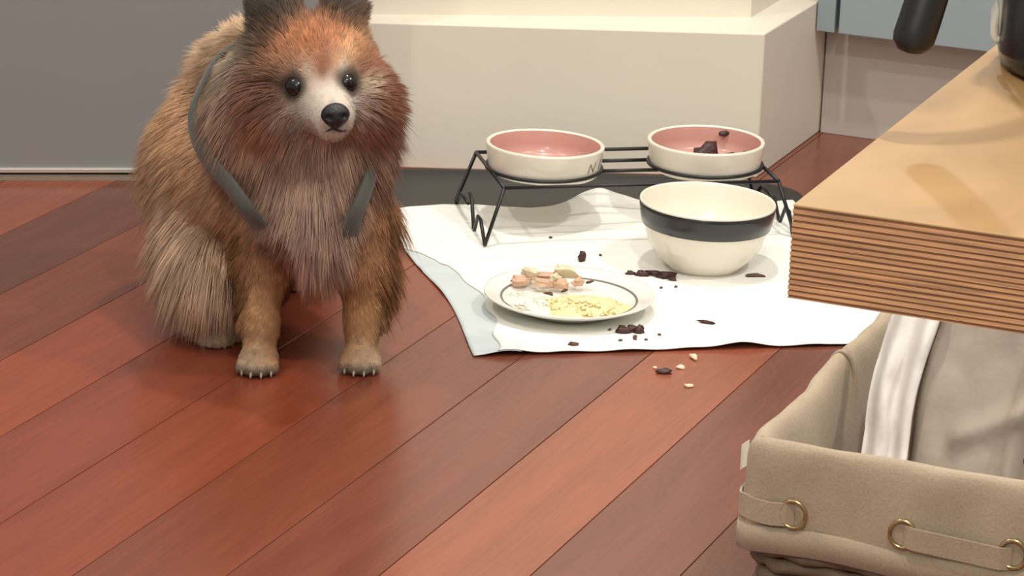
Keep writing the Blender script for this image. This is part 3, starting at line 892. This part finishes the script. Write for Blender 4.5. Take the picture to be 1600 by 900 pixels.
ell('cheek', (-0.030, -0.030, 0.343), (0.036, 0.034, 0.034))
ell('cheek', (0.050, -0.030, 0.345), (0.034, 0.034, 0.034))
cap('muzzle', (0.011, -0.058, 0.351), (0.0285, -0.1000, 0.3425), 0.0295, 0.0205)
cap('muzzle', (0.010, -0.058, 0.337), (0.0265, -0.0970, 0.3270), 0.0225, 0.0150)
for x0, x1, xt, r0 in ((-0.040, -0.048, -0.054, 0.027), (0.024, 0.029, 0.031, 0.022)):
    cap('ear', (x0, 0.004, 0.404), (x1, 0.010, 0.440), r0, r0 * 0.78)
    cap('ear', (x1, 0.010, 0.440), (xt, 0.014, 0.476), r0 * 0.78, 0.005)
for s, xp, yp in ((-1, -0.061, -0.012), (1, 0.0605, 0.008)):
    cap('arm', (s * 0.048, 0.026, 0.20), (s * 0.055, 0.026, 0.125), 0.036, 0.026)
    cap('shin', (s * 0.055, 0.026, 0.125), (xp - s * 0.001, yp + 0.014, 0.052), 0.0235, 0.0165)
    cap('shin', (xp - s * 0.001, yp + 0.014, 0.052), (xp, yp + 0.004, 0.020), 0.0165, 0.0165)
    ell('paw', (xp, yp - 0.010, 0.014), (0.0235, 0.026, 0.0145))
    for q, (dx, dy) in enumerate(((-0.0175, -0.026), (-0.0062, -0.034), (0.0062, -0.034), (0.0175, -0.026))):
        ell('paw', (xp + dx * 1.04, yp + dy, 0.0104), (0.0074, 0.0115, 0.0104))
# far hind leg stands back, near one is set forward under the body
for kx, hx, px_, py_, s in ((-0.126, -0.126, -0.122, 0.082, -1), (-0.052, -0.042, -0.042, 0.325, 1)):
    cap('thigh', ((-0.135 if s < 0 else -0.085), 0.235 if s < 0 else 0.262, 0.19), (kx, py_ + 0.005, 0.115), 0.058, 0.036)
    cap('hock', (kx, py_ + 0.005, 0.115), (hx, py_ + 0.050, 0.058), 0.026, 0.0165)
    cap('hock', (hx, py_ + 0.050, 0.058), (px_, py_ + 0.012, 0.018), 0.0155, 0.0155)
    ell('paw', (px_, py_ - 0.004, 0.0135), (0.0205, 0.027, 0.0135))
    for dx, dy in ((-0.014, -0.022), (-0.005, -0.029), (0.005, -0.029), (0.014, -0.022)):
        ell('paw', (px_ + dx, py_ + dy, 0.0095), (0.0066, 0.009, 0.0092))
cap('tail', (-0.135, 0.29, 0.25), (-0.130, 0.26, 0.30), 0.022, 0.018)
cap('tail', (-0.130, 0.26, 0.30), (-0.105, 0.19, 0.338), 0.018, 0.014)
cap('tail', (-0.105, 0.19, 0.338), (-0.085, 0.13, 0.372), 0.014, 0.008)

def prim_d(P):
    """signed distance of points P (n,3) to each body primitive"""
    out = np.empty((len(PR), len(P)), np.float32)
    for i, (c, kd, a, b, r0, r1) in enumerate(PR):
        if kd == 'cap':
            ab = b - a
            t = np.clip((P - a) @ ab / (ab @ ab), 0, 1)
            out[i] = np.linalg.norm(P - (a + t[:, None] * ab), axis=1) - (r0 + (r1 - r0) * t)
        else:
            q = (P - a) / b
            k0 = np.linalg.norm(q, axis=1); k1 = np.linalg.norm(q / b, axis=1) + 1e-9
            out[i] = k0 * (k0 - 1) / k1
    return out
KB = np.array([0.0022 if c[0] == 'paw' else 0.007 for c in PR])
paw_mask = np.array([c[0] == 'paw' for c in PR])
def field(P):
    d = prim_d(P)
    big, paw = d[~paw_mask], d[paw_mask]
    m = big.min(0); a = m - 0.008 * np.log(np.exp(-(big - m) / 0.008).sum(0))
    m2 = paw.min(0); b = m2 - 0.002 * np.log(np.exp(-(paw - m2) / 0.002).sum(0))
    m3 = np.minimum(a, b)
    return m3 - 0.004 * np.log(np.exp(-(a - m3) / 0.004) + np.exp(-(b - m3) / 0.004))
# surface nets on a regular grid: one continuous skin
lo, hi, H_ = V3(-0.26, -0.15, -0.012), V3(0.13, 0.40, 0.50), 0.0036
dims = np.ceil((hi - lo) / H_).astype(int) + 1
ax = [lo[i] + H_ * np.arange(dims[i]) for i in range(3)]
G = np.empty(tuple(dims), np.float32)
yy, zz = np.meshgrid(ax[1], ax[2], indexing='ij')
for i, x in enumerate(ax[0]):
    G[i] = field(np.stack([np.full(yy.size, x), yy.ravel(), zz.ravel()], 1)).reshape(yy.shape)
# flatten the soles on the floor
G = np.maximum(G, (0.0006 - ax[2])[None, None, :])
ins = G < 0
acc = np.zeros(tuple(d - 1 for d in dims) + (3,), np.float32); cnt = np.zeros(tuple(d - 1 for d in dims), np.float32)
corner_ = [(a, b, c) for a in (0, 1) for b in (0, 1) for c in (0, 1)]
sl = lambda o: tuple(slice(o[k], dims[k] - 1 + o[k]) for k in range(3))
for a in corner_:
    for k in range(3):
        if a[k]: continue
        b = list(a); b[k] = 1
        ga_, gb_ = G[sl(a)], G[sl(b)]
        cr_ = (ga_ < 0) != (gb_ < 0)
        t = np.where(cr_, ga_ / (ga_ - gb_ + 1e-12), 0)
        for q in range(3):
            acc[..., q] += np.where(cr_, a[q] + (t if q == k else 0), 0)
        cnt += cr_
idx = -np.ones(cnt.shape, int)
cells = np.argwhere(cnt > 0)
idx[tuple(cells.T)] = np.arange(len(cells))
bv = lo + H_ * (cells + acc[tuple(cells.T)] / cnt[tuple(cells.T)][:, None])
quads = []
for k in range(3):
    u, w = (k + 1) % 3, (k + 2) % 3
    s0 = [slice(1, d - 1) for d in dims]; s0[k] = slice(0, dims[k] - 1)
    s1 = list(s0); s1[k] = slice(1, dims[k])
    A0, A1 = ins[tuple(s0)], ins[tuple(s1)]
    for flip, msk in ((False, A0 & ~A1), (True, ~A0 & A1)):
        e = np.argwhere(msk)
        off = np.ones(3, int); off[k] = 0
        e = e + off
        def nb(du, dw):
            q = e.copy(); q[:, u] -= du; q[:, w] -= dw
            return idx[tuple(q.T)]
        Q = np.stack([nb(1, 1), nb(0, 1), nb(0, 0), nb(1, 0)], 1)
        quads.append(Q[:, ::-1] if flip else Q)
quads = np.concatenate(quads)
quads = quads[(quads >= 0).all(1)]

# ---- colour and coat
def cl(r, g, b): return np.array(lin(r, g, b)[:3])
CLC = {'torso': cl(190, 142, 98), 'ruff': cl(160, 122, 98), 'skull': cl(158, 96, 54), 'cheek': cl(150, 100, 72), 'muzzle': cl(240, 222, 198),
       'ear': cl(84, 72, 58), 'arm': cl(176, 124, 80), 'shin': cl(186, 132, 80), 'paw': cl(176, 146, 112), 'thigh': cl(182, 146, 114), 'hock': cl(178, 142, 108), 'tail': cl(196, 160, 122)}
cls_col = np.stack([CLC[c] for c in CLS])
pcls = np.array([CI[p[0]] for p in PR])
def weights(P, soft=0.010):
    d = prim_d(P)
    m = d.min(0)
    e = np.exp(-np.clip((d - m) / soft, 0, 40))
    w = np.zeros((len(CLS), len(P)), np.float32)
    for i in range(len(PR)): w[pcls[i]] = np.maximum(w[pcls[i]], e[i])
    return (w / w.sum(0)).T
EYES = [V3(-0.0165, -0.0725, 0.3650), V3(0.0395, -0.0700, 0.3705)]
NOSE = V3(0.0315, -0.1205, 0.3445)
def blob(P, c, r): return np.exp(-(((P - np.array(c)) / np.array(r)) ** 2).sum(1))
def mixc(C, col, w): return C * (1 - w[:, None]) + col * w[:, None]
def coat_colour(P, Wt):
    C = Wt @ cls_col
    x, y, z = P.T
    face = (y < -0.005) & (z > 0.28)
    g = lambda c, r: blob(P, c, r) * (y < 0.03)
    # neck and chest: mauve-brown bib, pale streaks, darker sable shading at the sides
    C = mixc(C, cl(168, 136, 116), 0.8 * g((0.0, -0.06, 0.20), (0.045, 0.06, 0.07)))
    C = mixc(C, cl(120, 92, 70), 0.6 * g((-0.02, -0.05, 0.285), (0.03, 0.05, 0.022)))
    C = mixc(C, cl(176, 132, 104), 0.7 * g((-0.085, -0.02, 0.30), (0.03, 0.06, 0.035)))
    C = mixc(C, cl(100, 90, 72), 0.85 * g((-0.088, 0.0, 0.385), (0.042, 0.07, 0.040)))
    C = mixc(C, cl(196, 170, 140), 0.6 * g((-0.085, 0.0, 0.385), (0.016, 0.05, 0.010)))
    C = mixc(C, cl(72, 63, 52), 0.85 * g((-0.052, 0.0, 0.434), (0.040, 0.06, 0.028)))
    C = mixc(C, cl(72, 63, 52), 0.8 * g((0.028, 0.0, 0.446), (0.026, 0.05, 0.018)))
    C = mixc(C, cl(214, 190, 158), 0.6 * g((0.078, 0.015, 0.415), (0.022, 0.05, 0.022)))
    # head
    C = mixc(C, cl(178, 106, 54), 0.8 * g((0.004, -0.06, 0.412), (0.042, 0.05, 0.020)))
    C = mixc(C, cl(126, 72, 38), 0.85 * g((0.013, -0.07, 0.396), (0.008, 0.05, 0.016)))
    C = mixc(C, cl(206, 160, 108), 0.7 * g((0.040, -0.06, 0.402), (0.011, 0.05, 0.016)))
    C = mixc(C, cl(72, 42, 28), 0.9 * g((-0.043, -0.06, 0.366), (0.024, 0.05, 0.0070)))
    C = mixc(C, cl(112, 64, 44), 0.75 * g((-0.05, -0.05, 0.345), (0.028, 0.05, 0.018)))
    C = mixc(C, cl(120, 62, 42), 0.8 * g((0.078, -0.04, 0.365), (0.018, 0.05, 0.03)))
    C = mixc(C, cl(172, 112, 80), 0.6 * g((-0.055, -0.05, 0.318), (0.028, 0.05, 0.016)))
    C = mixc(C, cl(226, 200, 164), 0.9 * g((0.061, -0.06, 0.366), (0.010, 0.04, 0.010)))
    # white blaze, brow arcs, muzzle
    C = mixc(C, cl(242, 224, 200), 0.97 * g((0.016, -0.085, 0.358), (0.0155, 0.035, 0.019)))
    C = mixc(C, cl(238, 214, 186), 0.9 * g((-0.0045, -0.07, 0.383), (0.0055, 0.03, 0.009)))
    C = mixc(C, cl(238, 214, 186), 0.85 * g((0.037, -0.07, 0.388), (0.006, 0.03, 0.008)))
    C = mixc(C, cl(132, 76, 42), 0.9 * g((0.0135, -0.075, 0.388), (0.0075, 0.04, 0.0125)))
    C = mixc(C, cl(248, 232, 212), 0.97 * g((0.048, -0.10, 0.346), (0.015, 0.035, 0.018)))
    C = mixc(C, cl(248, 234, 214), 0.97 * g((0.006, -0.096, 0.338), (0.026, 0.045, 0.021)))
    for tz in (0.3385, 0.3215): C = mixc(C, cl(250, 240, 224), 0.97 * g((-0.011, -0.085, tz), (0.011, 0.04, 0.0050)))
    C = mixc(C, cl(138, 96, 72), 0.6 * g((-0.019, -0.08, 0.330), (0.008, 0.04, 0.0025)))
    C = mixc(C, cl(120, 104, 92), 0.75 * g((0.0285, -0.115, 0.358), (0.006, 0.015, 0.004)))
    for e in EYES:
        d = np.linalg.norm(P - e, axis=1)
        C = mixc(C, cl(40, 34, 28), 0.95 * np.exp(-(d / 0.0205) ** 6))
    C = mixc(C, cl(92, 84, 78), 0.9 * g((0.030, -0.115, 0.3275), (0.012, 0.014, 0.006)))
    # legs: deeper tan at the front, pale feathering; grey toes
    leg = (z < 0.15) & (y < 0.06)
    C = mixc(C, cl(170, 106, 58), 0.55 * leg * np.exp(-((np.abs(x) - 0.04) / 0.014) ** 2))
    C = mixc(C, cl(104, 98, 86), 0.75 * ((z < 0.017) & (y < -0.026) & (y > -0.06)) * np.exp(-(z / 0.016) ** 4))
    C = mixc(C, cl(228, 196, 180), 0.9 * ((z < 0.03) & (y > 0.27) & (x > -0.08)))
    gl = C @ np.array([0.3, 0.5, 0.2])
    C = C * 0.9 + gl[:, None] * 0.1
    C = C * 1.75
    top = np.maximum(C.max(1, keepdims=True), 1e-4)
    C = C * np.where(top > 0.6, (0.6 + 0.32 * (1 - np.exp(-(top - 0.6) / 0.32))) / top, 1.0)   # soft shoulder, hue kept
    return np.clip(C, 0.004, 0.93) ** 0.92
M_FUR, nt, pb = new_mat('fur')
att = nt.nodes.new('ShaderNodeAttribute'); att.attribute_name = 'coat'
nz_ = nt.nodes.new('ShaderNodeTexNoise'); nz_.inputs['Scale'].default_value = 60
tc_ = nt.nodes.new('ShaderNodeTexCoord'); nt.links.new(tc_.outputs['Object'], nz_.inputs['Vector'])
mr_ = nt.nodes.new('ShaderNodeMapRange'); mr_.inputs[3].default_value = 0.8; mr_.inputs[4].default_value = 1.2
nt.links.new(nz_.outputs['Fac'], mr_.inputs[0])
sv_ = nt.nodes.new('ShaderNodeVectorMath'); sv_.operation = 'SCALE'
nt.links.new(att.outputs['Color'], sv_.inputs[0]); nt.links.new(mr_.outputs[0], sv_.inputs['Scale'])
nt.links.new(sv_.outputs[0], pb.inputs['Base Color'])
trl = nt.nodes.new('ShaderNodeBsdfTranslucent'); nt.links.new(sv_.outputs[0], trl.inputs['Color'])
msh = nt.nodes.new('ShaderNodeMixShader'); msh.inputs[0].default_value = 0.35
nt.links.new(pb.outputs[0], msh.inputs[1]); nt.links.new(trl.outputs[0], msh.inputs[2])
nt.links.new(msh.outputs[0], nt.nodes['Material Output'].inputs['Surface'])
pb.inputs['Roughness'].default_value = 0.55; pb.inputs['Specular IOR Level'].default_value = 0.35
def set_colour(me, C):
    a = me.color_attributes.new('coat', 'FLOAT_COLOR', 'POINT')
    rgba = np.ones((len(C), 4), np.float32); rgba[:, :3] = C
    a.data.foreach_set('color', rgba.ravel())
body = pydata('body', bv, quads, M_FUR, dog)
Wb = weights(bv)
set_colour(body.data, coat_colour(bv, Wb) * np.clip(0.78 + 0.22 * Wb[:, CI['muzzle']], 0, 1)[:, None])
sm_ = body.modifiers.new('smooth', 'SMOOTH'); sm_.factor = 0.5; sm_.iterations = 2

# harness: grey straps round the neck and chest
HL = [(-0.070, 0.11, 0.325), (-0.110, 0.066, 0.372), (-0.139, 0.036, 0.332), (-0.146, 0.014, 0.297), (-0.126, -0.026, 0.264), (-0.094, -0.058, 0.238), (-0.070, -0.070, 0.210), (-0.056, -0.046, 0.182), (-0.046, -0.010, 0.160)]
HR = [(0.03, 0.10, 0.33), (0.078, 0.05, 0.325), (0.084, 0.015, 0.292), (0.074, -0.028, 0.262), (0.063, -0.060, 0.232), (0.053, -0.066, 0.206), (0.046, -0.050, 0.172), (0.036, -0.025, 0.140)]
hl, hr_ = np.array(smooth_path(HL, 6)), np.array(smooth_path(HR, 6))
axis_c = V3(-0.01, 0.05, 0.26)
def strap(name, path, hw, m, parent):
    v, f = [], []
    n = len(path)
    for i, p in enumerate(path):
        t = path[min(i + 1, n - 1)] - path[max(i - 1, 0)]; t /= np.linalg.norm(t)
        o = p - axis_c; o -= t * (o @ t); o /= np.linalg.norm(o)
        s_ = np.cross(t, o)
        ww = hw[0] + (hw[1] - hw[0]) * i / (n - 1)
        for a, b in ((-1, -0.6), (-0.8, 0.9), (0, 1.3), (0.8, 0.9), (1, -0.6)):
            v.append(p + s_ * ww * a + o * 0.0022 * b)
    for i in range(n - 1):
        for q in range(5):
            f.append((i * 5 + q, i * 5 + (q + 1) % 5, i * 5 + 5 + (q + 1) % 5, i * 5 + 5 + q))
    return pydata(name, v, f, m, parent)
M_HARN = fabric('grey_webbing', (82, 82, 74))
har = strap('harness', hl, (0.017, 0.011), M_HARN, dog)
tag(har, 'dark grey harness')
strap('shoulder_strap', hr_, (0.010, 0.012), M_HARN, har)

# ---- hair
rs = np.random.RandomState(42)
tri = np.concatenate([quads[:, [0, 1, 2]], quads[:, [0, 2, 3]]])
A_, B_, C_ = bv[tri[:, 0]], bv[tri[:, 1]], bv[tri[:, 2]]
nrm = np.cross(B_ - A_, C_ - A_); area = np.linalg.norm(nrm, axis=1) / 2
fn = nrm / (2 * area[:, None] + 1e-12)
vn = np.zeros_like(bv)
for k in range(3): np.add.at(vn, tri[:, k], nrm)
vn /= np.linalg.norm(vn, axis=1)[:, None] + 1e-12
dens = {'torso': 1.0, 'ruff': 1.15, 'skull': 2.6, 'cheek': 2.0, 'muzzle': 2.6, 'ear': 2.2, 'arm': 1.4, 'shin': 2.2, 'paw': 2.6, 'thigh': 1.1, 'hock': 1.4, 'tail': 1.6}
cen = (A_ + B_ + C_) / 3
Wc = weights(cen)
pw = area * (Wc @ np.array([dens[c] for c in CLS]))
pw[cen[:, 2] < 0.003] = 0
NH = 120000
pick = rs.choice(len(tri), NH, p=pw / pw.sum())
r1, r2 = np.sqrt(rs.rand(NH)), rs.rand(NH)
bc = np.stack([1 - r1, r1 * (1 - r2), r1 * r2], 1)
P = (bv[tri[pick]] * bc[:, :, None]).sum(1)
Nn = (vn[tri[pick]] * bc[:, :, None]).sum(1); Nn /= np.linalg.norm(Nn, axis=1)[:, None]
def keep_mask(P):
    k = np.ones(len(P), bool)
    for e in EYES: k &= np.linalg.norm((P - e) / V3(1.15, 1, 0.95), axis=1) > 0.0128
    k &= np.linalg.norm((P - NOSE) / V3(1.1, 1.0, 1.0), axis=1) > 0.0145
    # nothing grows through the grey straps
    for path in (hl[6:], hr_[5:]):
        k &= np.min(np.linalg.norm(P[:, None, :] - path[None, ::2, :], axis=2), axis=1) > 0.0075
    return k
k = keep_mask(P); P, Nn = P[k], Nn[k]; NH = len(P)
Wt = weights(P)
x, y, z = P.T
LEN = {'torso': 0.046, 'ruff': 0.046, 'skull': 0.010, 'cheek': 0.030, 'muzzle': 0.0042, 'ear': 0.017, 'arm': 0.024, 'shin': 0.0065, 'paw': 0.0032, 'thigh': 0.068, 'hock': 0.060, 'tail': 0.040}
L = Wt @ np.array([LEN[c] for c in CLS])
front = Nn[:, 1]
# feathering at the back and outer side of the fore legs
leg = Wt[:, CI['shin']] + Wt[:, CI['arm']]
feather = np.clip(leg, 0, 1) * np.clip(front * 0.9 + 0.75 * np.abs(Nn[:, 0]) * (np.sign(Nn[:, 0]) == np.sign(x)) - 0.15, 0, 1) * np.clip((z - 0.035) / 0.05, 0, 1)
L = L + feather * 0.045
fr = np.clip(Wt[:, CI['arm']] * np.clip(-front + 0.35, 0, 1) * 1.3, 0, 1)
L = L * (1 - 0.60 * fr)
low = Wt[:, CI['ruff']] * np.clip((0.225 - z) / 0.05, 0, 1) * np.clip((np.abs(x - 0.017) - 0.018) / 0.018, 0, 1)
L = L * (1 - 0.76 * low)
# a dome of longer hair on the cheeks, short round the face
fc = V3(0.020, -0.085, 0.365)
fd = np.linalg.norm((P - fc) * V3(1, 0.6, 1), axis=1)
isface = (y < 0.0) & (z > 0.30)
L = np.where(isface, L * np.clip((fd - 0.012) / 0.055, 0.16, 1.15), L)
for e in EYES:
    d = np.linalg.norm(P - e, axis=1)
    L = np.where(d < 0.028, np.minimum(L, 0.002 + 0.006 * np.clip((d - 0.011) / 0.015, 0, 1)), L)
L = np.where(np.linalg.norm(P - NOSE, axis=1) < 0.024, np.minimum(L, 0.003), L)
L *= rs.uniform(0.72, 1.18, NH)
L *= np.where(rs.rand(NH) < 0.05, 1.35, 1.0)
down = V3(0, 0, -1)
def unit(a): return a / (np.linalg.norm(a, axis=-1, keepdims=True) + 1e-9)
head_o = unit(P - V3(0.026, -0.10, 0.350))
FL = {
 'torso': unit(np.tile(V3(-0.35, 0.55, -0.75), (NH, 1)) + 0.35 * Nn),
 'ruff': unit(np.stack([0.35 * np.sign(x) * np.clip(np.abs(x) / 0.06, 0, 1), -0.12 + 0 * x, -1 + 0 * x], 1)),
 'skull': unit(head_o + V3(0, 0.6, 0.3)),
 'cheek': unit(head_o * 1.0 + np.stack([0.6 * np.sign(x - 0.01), 0.25 + 0 * x, -0.35 + 0 * x], 1)),
 'muzzle': unit(head_o + V3(0, 0.3, -0.1)),
 'ear': unit(np.stack([0.55 * np.sign(x), 0.1 + 0 * x, 0.9 + 0 * x], 1)),
 'arm': unit(np.stack([0.22 * np.sign(x), 0.15 + 0 * x, -1 + 0 * x], 1)),
 'shin': unit(np.stack([0.18 * np.sign(x), 0.12 + 0 * x, -1 + 0 * x], 1)),
 'paw': np.tile(V3(0, -0.75, -0.55), (NH, 1)),
 'thigh': unit(np.stack([-0.25 + 0 * x, -0.12 + 0 * x, -1 + 0 * x], 1)),
 'hock': unit(np.stack([-0.15 + 0 * x, -0.15 + 0 * x, -1 + 0 * x], 1)),
 'tail': unit(np.stack([-0.25 + 0 * x, 0.1 + 0 * x, 0.35 + 0 * x], 1) + 0.8 * Nn)}
flow = sum(Wt[:, CI[c]][:, None] * FL[c] for c in CLS)
KN = {'torso': 0.75, 'ruff': 0.55, 'skull': 0.45, 'cheek': 0.55, 'muzzle': 0.35, 'ear': 0.7, 'arm': 0.35, 'shin': 0.28, 'paw': 0.3, 'thigh': 0.5, 'hock': 0.4, 'tail': 0.6}
kn = Wt @ np.array([KN[c] for c in CLS])
# low-frequency swirl so that the coat parts into locks
sw = np.stack([fbm(x * 34 + 5, z * 34 + y * 20) - 0.44, fbm(y * 34 + 50, z * 30 + 9) - 0.44, fbm(x * 30 + 90, y * 30 + z * 12) - 0.44], 1)
D0 = unit(Nn * kn[:, None] + flow + sw * 0.75 + rs.normal(0, 0.11, (NH, 3)))
# never start into the body
dn = (D0 * Nn).sum(1)
D0 = unit(D0 + Nn * np.clip(0.14 - dn, 0, None)[:, None])
grav = (Wt @ np.array([{'torso': 0.35, 'ruff': 0.30, 'skull': 0.0, 'cheek': 0.22, 'muzzle': 0.0, 'ear': -0.05, 'arm': 0.3, 'shin': 0.15, 'paw': 0.1, 'thigh': 0.35, 'hock': 0.3, 'tail': 0.35}[c] for c in CLS])) * np.clip(L / 0.03, 0, 1)
T = np.array([0.0, 0.36, 0.70, 1.0])
pts = P[:, None, :] + L[:, None, None] * (D0[:, None, :] * T[None, :, None] + (down * 1.0)[None, None, :] * (grav[:, None] * T[None, :] ** 2)[:, :, None])
# locks: pull the outer part of each hair towards its guide hair
ng = NH // 34
gi = rs.choice(NH, ng, replace=False)
near = np.empty(NH, int)
GP = P[gi].astype(np.float32)
for s_ in range(0, NH, 4000):
    q = P[s_:s_ + 4000].astype(np.float32)
    d2 = ((q[:, None, :] - GP[None]) ** 2).sum(2)
    near[s_:s_ + 4000] = np.argmin(d2, 1)
g = gi[near]
same = np.clip(1 - np.linalg.norm(P - P[g], axis=1) / 0.016, 0, 1) * np.clip(L / 0.02, 0, 1)
cl_amt = np.array([0, 0.16, 0.40, 0.62])[None, :] * same[:, None]
pts = pts * (1 - cl_amt[:, :, None]) + (pts[g] + (P - P[g])[:, None, :] * 0.15) * cl_amt[:, :, None]
# stay above the floor
pts[:, :, 2] = np.maximum(pts[:, :, 2], 0.0022 + 0.004 * rs.rand(NH)[:, None])
rad = (0.00027 + 0.00016 * np.clip(L / 0.04, 0, 1)) * rs.uniform(0.8, 1.25, NH)
rad = np.where(L < 0.008, rad * 0.8, rad)
RT = np.array([1.0, 0.92, 0.66])
tdir = unit(np.gradient(pts, axis=1))
refv = unit(np.cross(tdir, V3(0.31, 0.52, 0.79)))
refw = np.cross(tdir, refv)
ang = np.array([0, 2.0944, 4.18879])
rings = pts[:, :3, None, :] + (rad[:, None] * RT[None])[:, :, None, None] * (np.cos(ang)[None, None, :, None] * refv[:, :3, None, :] + np.sin(ang)[None, None, :, None] * refw[:, :3, None, :])
HV = np.concatenate([rings.reshape(NH, 9, 3), pts[:, 3:4, :]], 1)          # 10 points per hair
ft = []
for r_ in range(2):
    for q in range(3):
        a, b = r_ * 3 + q, r_ * 3 + (q + 1) % 3
        ft += [(a, b, b + 3), (a, b + 3, a + 3)]
for q in range(3): ft.append((6 + q, 6 + (q + 1) % 3, 9))
ft = np.array(ft)
HF = (np.arange(NH)[:, None, None] * 10 + ft[None]).reshape(-1, 3)
# colour: by root, darker roots and tips by nature of a sable coat, with lock-to-lock variation
base = coat_colour(P, Wt)
lockv = rs.uniform(0.80, 1.22, ng)[near] * rs.uniform(0.86, 1.14, NH)
base = base * lockv[:, None]
longh = np.clip((L - 0.02) / 0.03, 0, 1)[:, None]
lane = fbm(x * 120, (y + z) * 60)
sable = ((lane > 0.50) & (Wt[:, CI['torso']] + Wt[:, CI['ruff']] > 0.5))[:, None]
tipc = base * (1 + 0.10 * longh) + 0.02 * longh
tipc = np.where(sable, tipc * 0.80, tipc)
tt = np.concatenate([np.repeat(T[:3], 3), [1.0]])
HC = base[:, None, :] * 0.82 * (1 - tt)[None, :, None] + tipc[:, None, :] * tt[None, :, None]
hm = bpy.data.meshes.new('fur')
hm.vertices.add(NH * 10); hm.vertices.foreach_set('co', HV.astype(np.float32).ravel())
hm.loops.add(len(HF) * 3); hm.loops.foreach_set('vertex_index', HF.astype(np.int32).ravel())
hm.polygons.add(len(HF)); hm.polygons.foreach_set('loop_start', np.arange(0, len(HF) * 3, 3, dtype=np.int32))
hm.update(calc_edges=True)
set_colour(hm, np.clip(HC.reshape(-1, 3), 0, 1))
# the coat takes the light as one soft surface: hair normals lean towards the skin's
nrm_h = unit(Nn[:, None, :] * 0.9 + V3(0, 0, 0.18) + (HV - np.repeat(pts, [3, 3, 3, 1], axis=1)) / 0.0006 * 0.35)
hm.polygons.foreach_set('use_smooth', np.ones(len(HF), bool))
hm.normals_split_custom_set_from_vertices(nrm_h.reshape(-1, 3).astype(np.float32))
fur = link('fur', hm, M_FUR, dog); fur['kind'] = 'stuff'

# eyes, nose, mouth, claws
M_EYE = mat('dark_eye', (20, 16, 13), 0.16, var=0.1)
M_NOSE = mat('black_nose', (18, 16, 17), 0.32, var=0.2, scale=300, bump=0.5, bscale=700)
M_CLAW = mat('pale_claw', (150, 134, 118), 0.3)
M_LIP = mat('dark_lip', (52, 42, 40), 0.5)
for i, e in enumerate(EYES):
    bm = bmesh.new(); bmesh.ops.create_uvsphere(bm, u_segments=28, v_segments=18, radius=0.0132)
    for v_ in bm.verts: v_.co.x *= 1.06; v_.co.z *= 0.92; v_.co.y *= 0.9
    o = from_bm('eye', bm, M_EYE, dog); o.location = e
bm = bmesh.new(); bmesh.ops.create_uvsphere(bm, u_segments=36, v_segments=24, radius=1.0)
for v_ in bm.verts:
    c = v_.co.copy()
    w = 1.0 - 0.22 * max(0, -c.z)                      # narrower towards the lip
    p = Vector((c.x * 0.0168 * w, c.y * 0.0118, c.z * 0.0145))
    for sx in (-1, 1):                                  # nostrils
        d = math.hypot((c.x - sx * 0.52) / 0.24, (c.z + 0.12) / 0.26)
        if c.y < 0 and d < 1.4: p.y += 0.0050 * math.exp(-d * d * 1.6)
    if c.y < 0: p.y += 0.0014 * math.exp(-(c.x / 0.07) ** 2) * (c.z < 0.2)
    v_.co = p
o = from_bm('nose', bm, M_NOSE, dog); o.location = NOSE; o.rotation_euler = (R(-12), R(-4), R(12))
mp_ = [(0.0155, -0.1080, 0.3235), (0.0220, -0.1155, 0.3248), (0.0292, -0.1195, 0.3290), (0.0365, -0.1165, 0.3255), (0.0430, -0.1090, 0.3245)]
tube('mouth', smooth_path(mp_, 4), 0.0018, M_LIP, dog, 8)
for s, xp, yp, n_ in ((-1, -0.061, -0.012, 4), (1, 0.0605, 0.008, 4)):
    for dx, dy in ((-0.0175, -0.026), (-0.0062, -0.034), (0.0062, -0.034), (0.0175, -0.026)):
        q = V3(xp + dx, yp + dy, 0.0)
        tube('claw', [Vector(q + V3(0, -0.0085, 0.0082)), Vector(q + V3(0, -0.0120, 0.0074)), Vector(q + V3(0, -0.0145, 0.0042)), Vector(q + V3(0, -0.0150, 0.0022))], [0.0018, 0.0017, 0.0013, 0.0006], M_CLAW, dog, 8)
# DOG_END
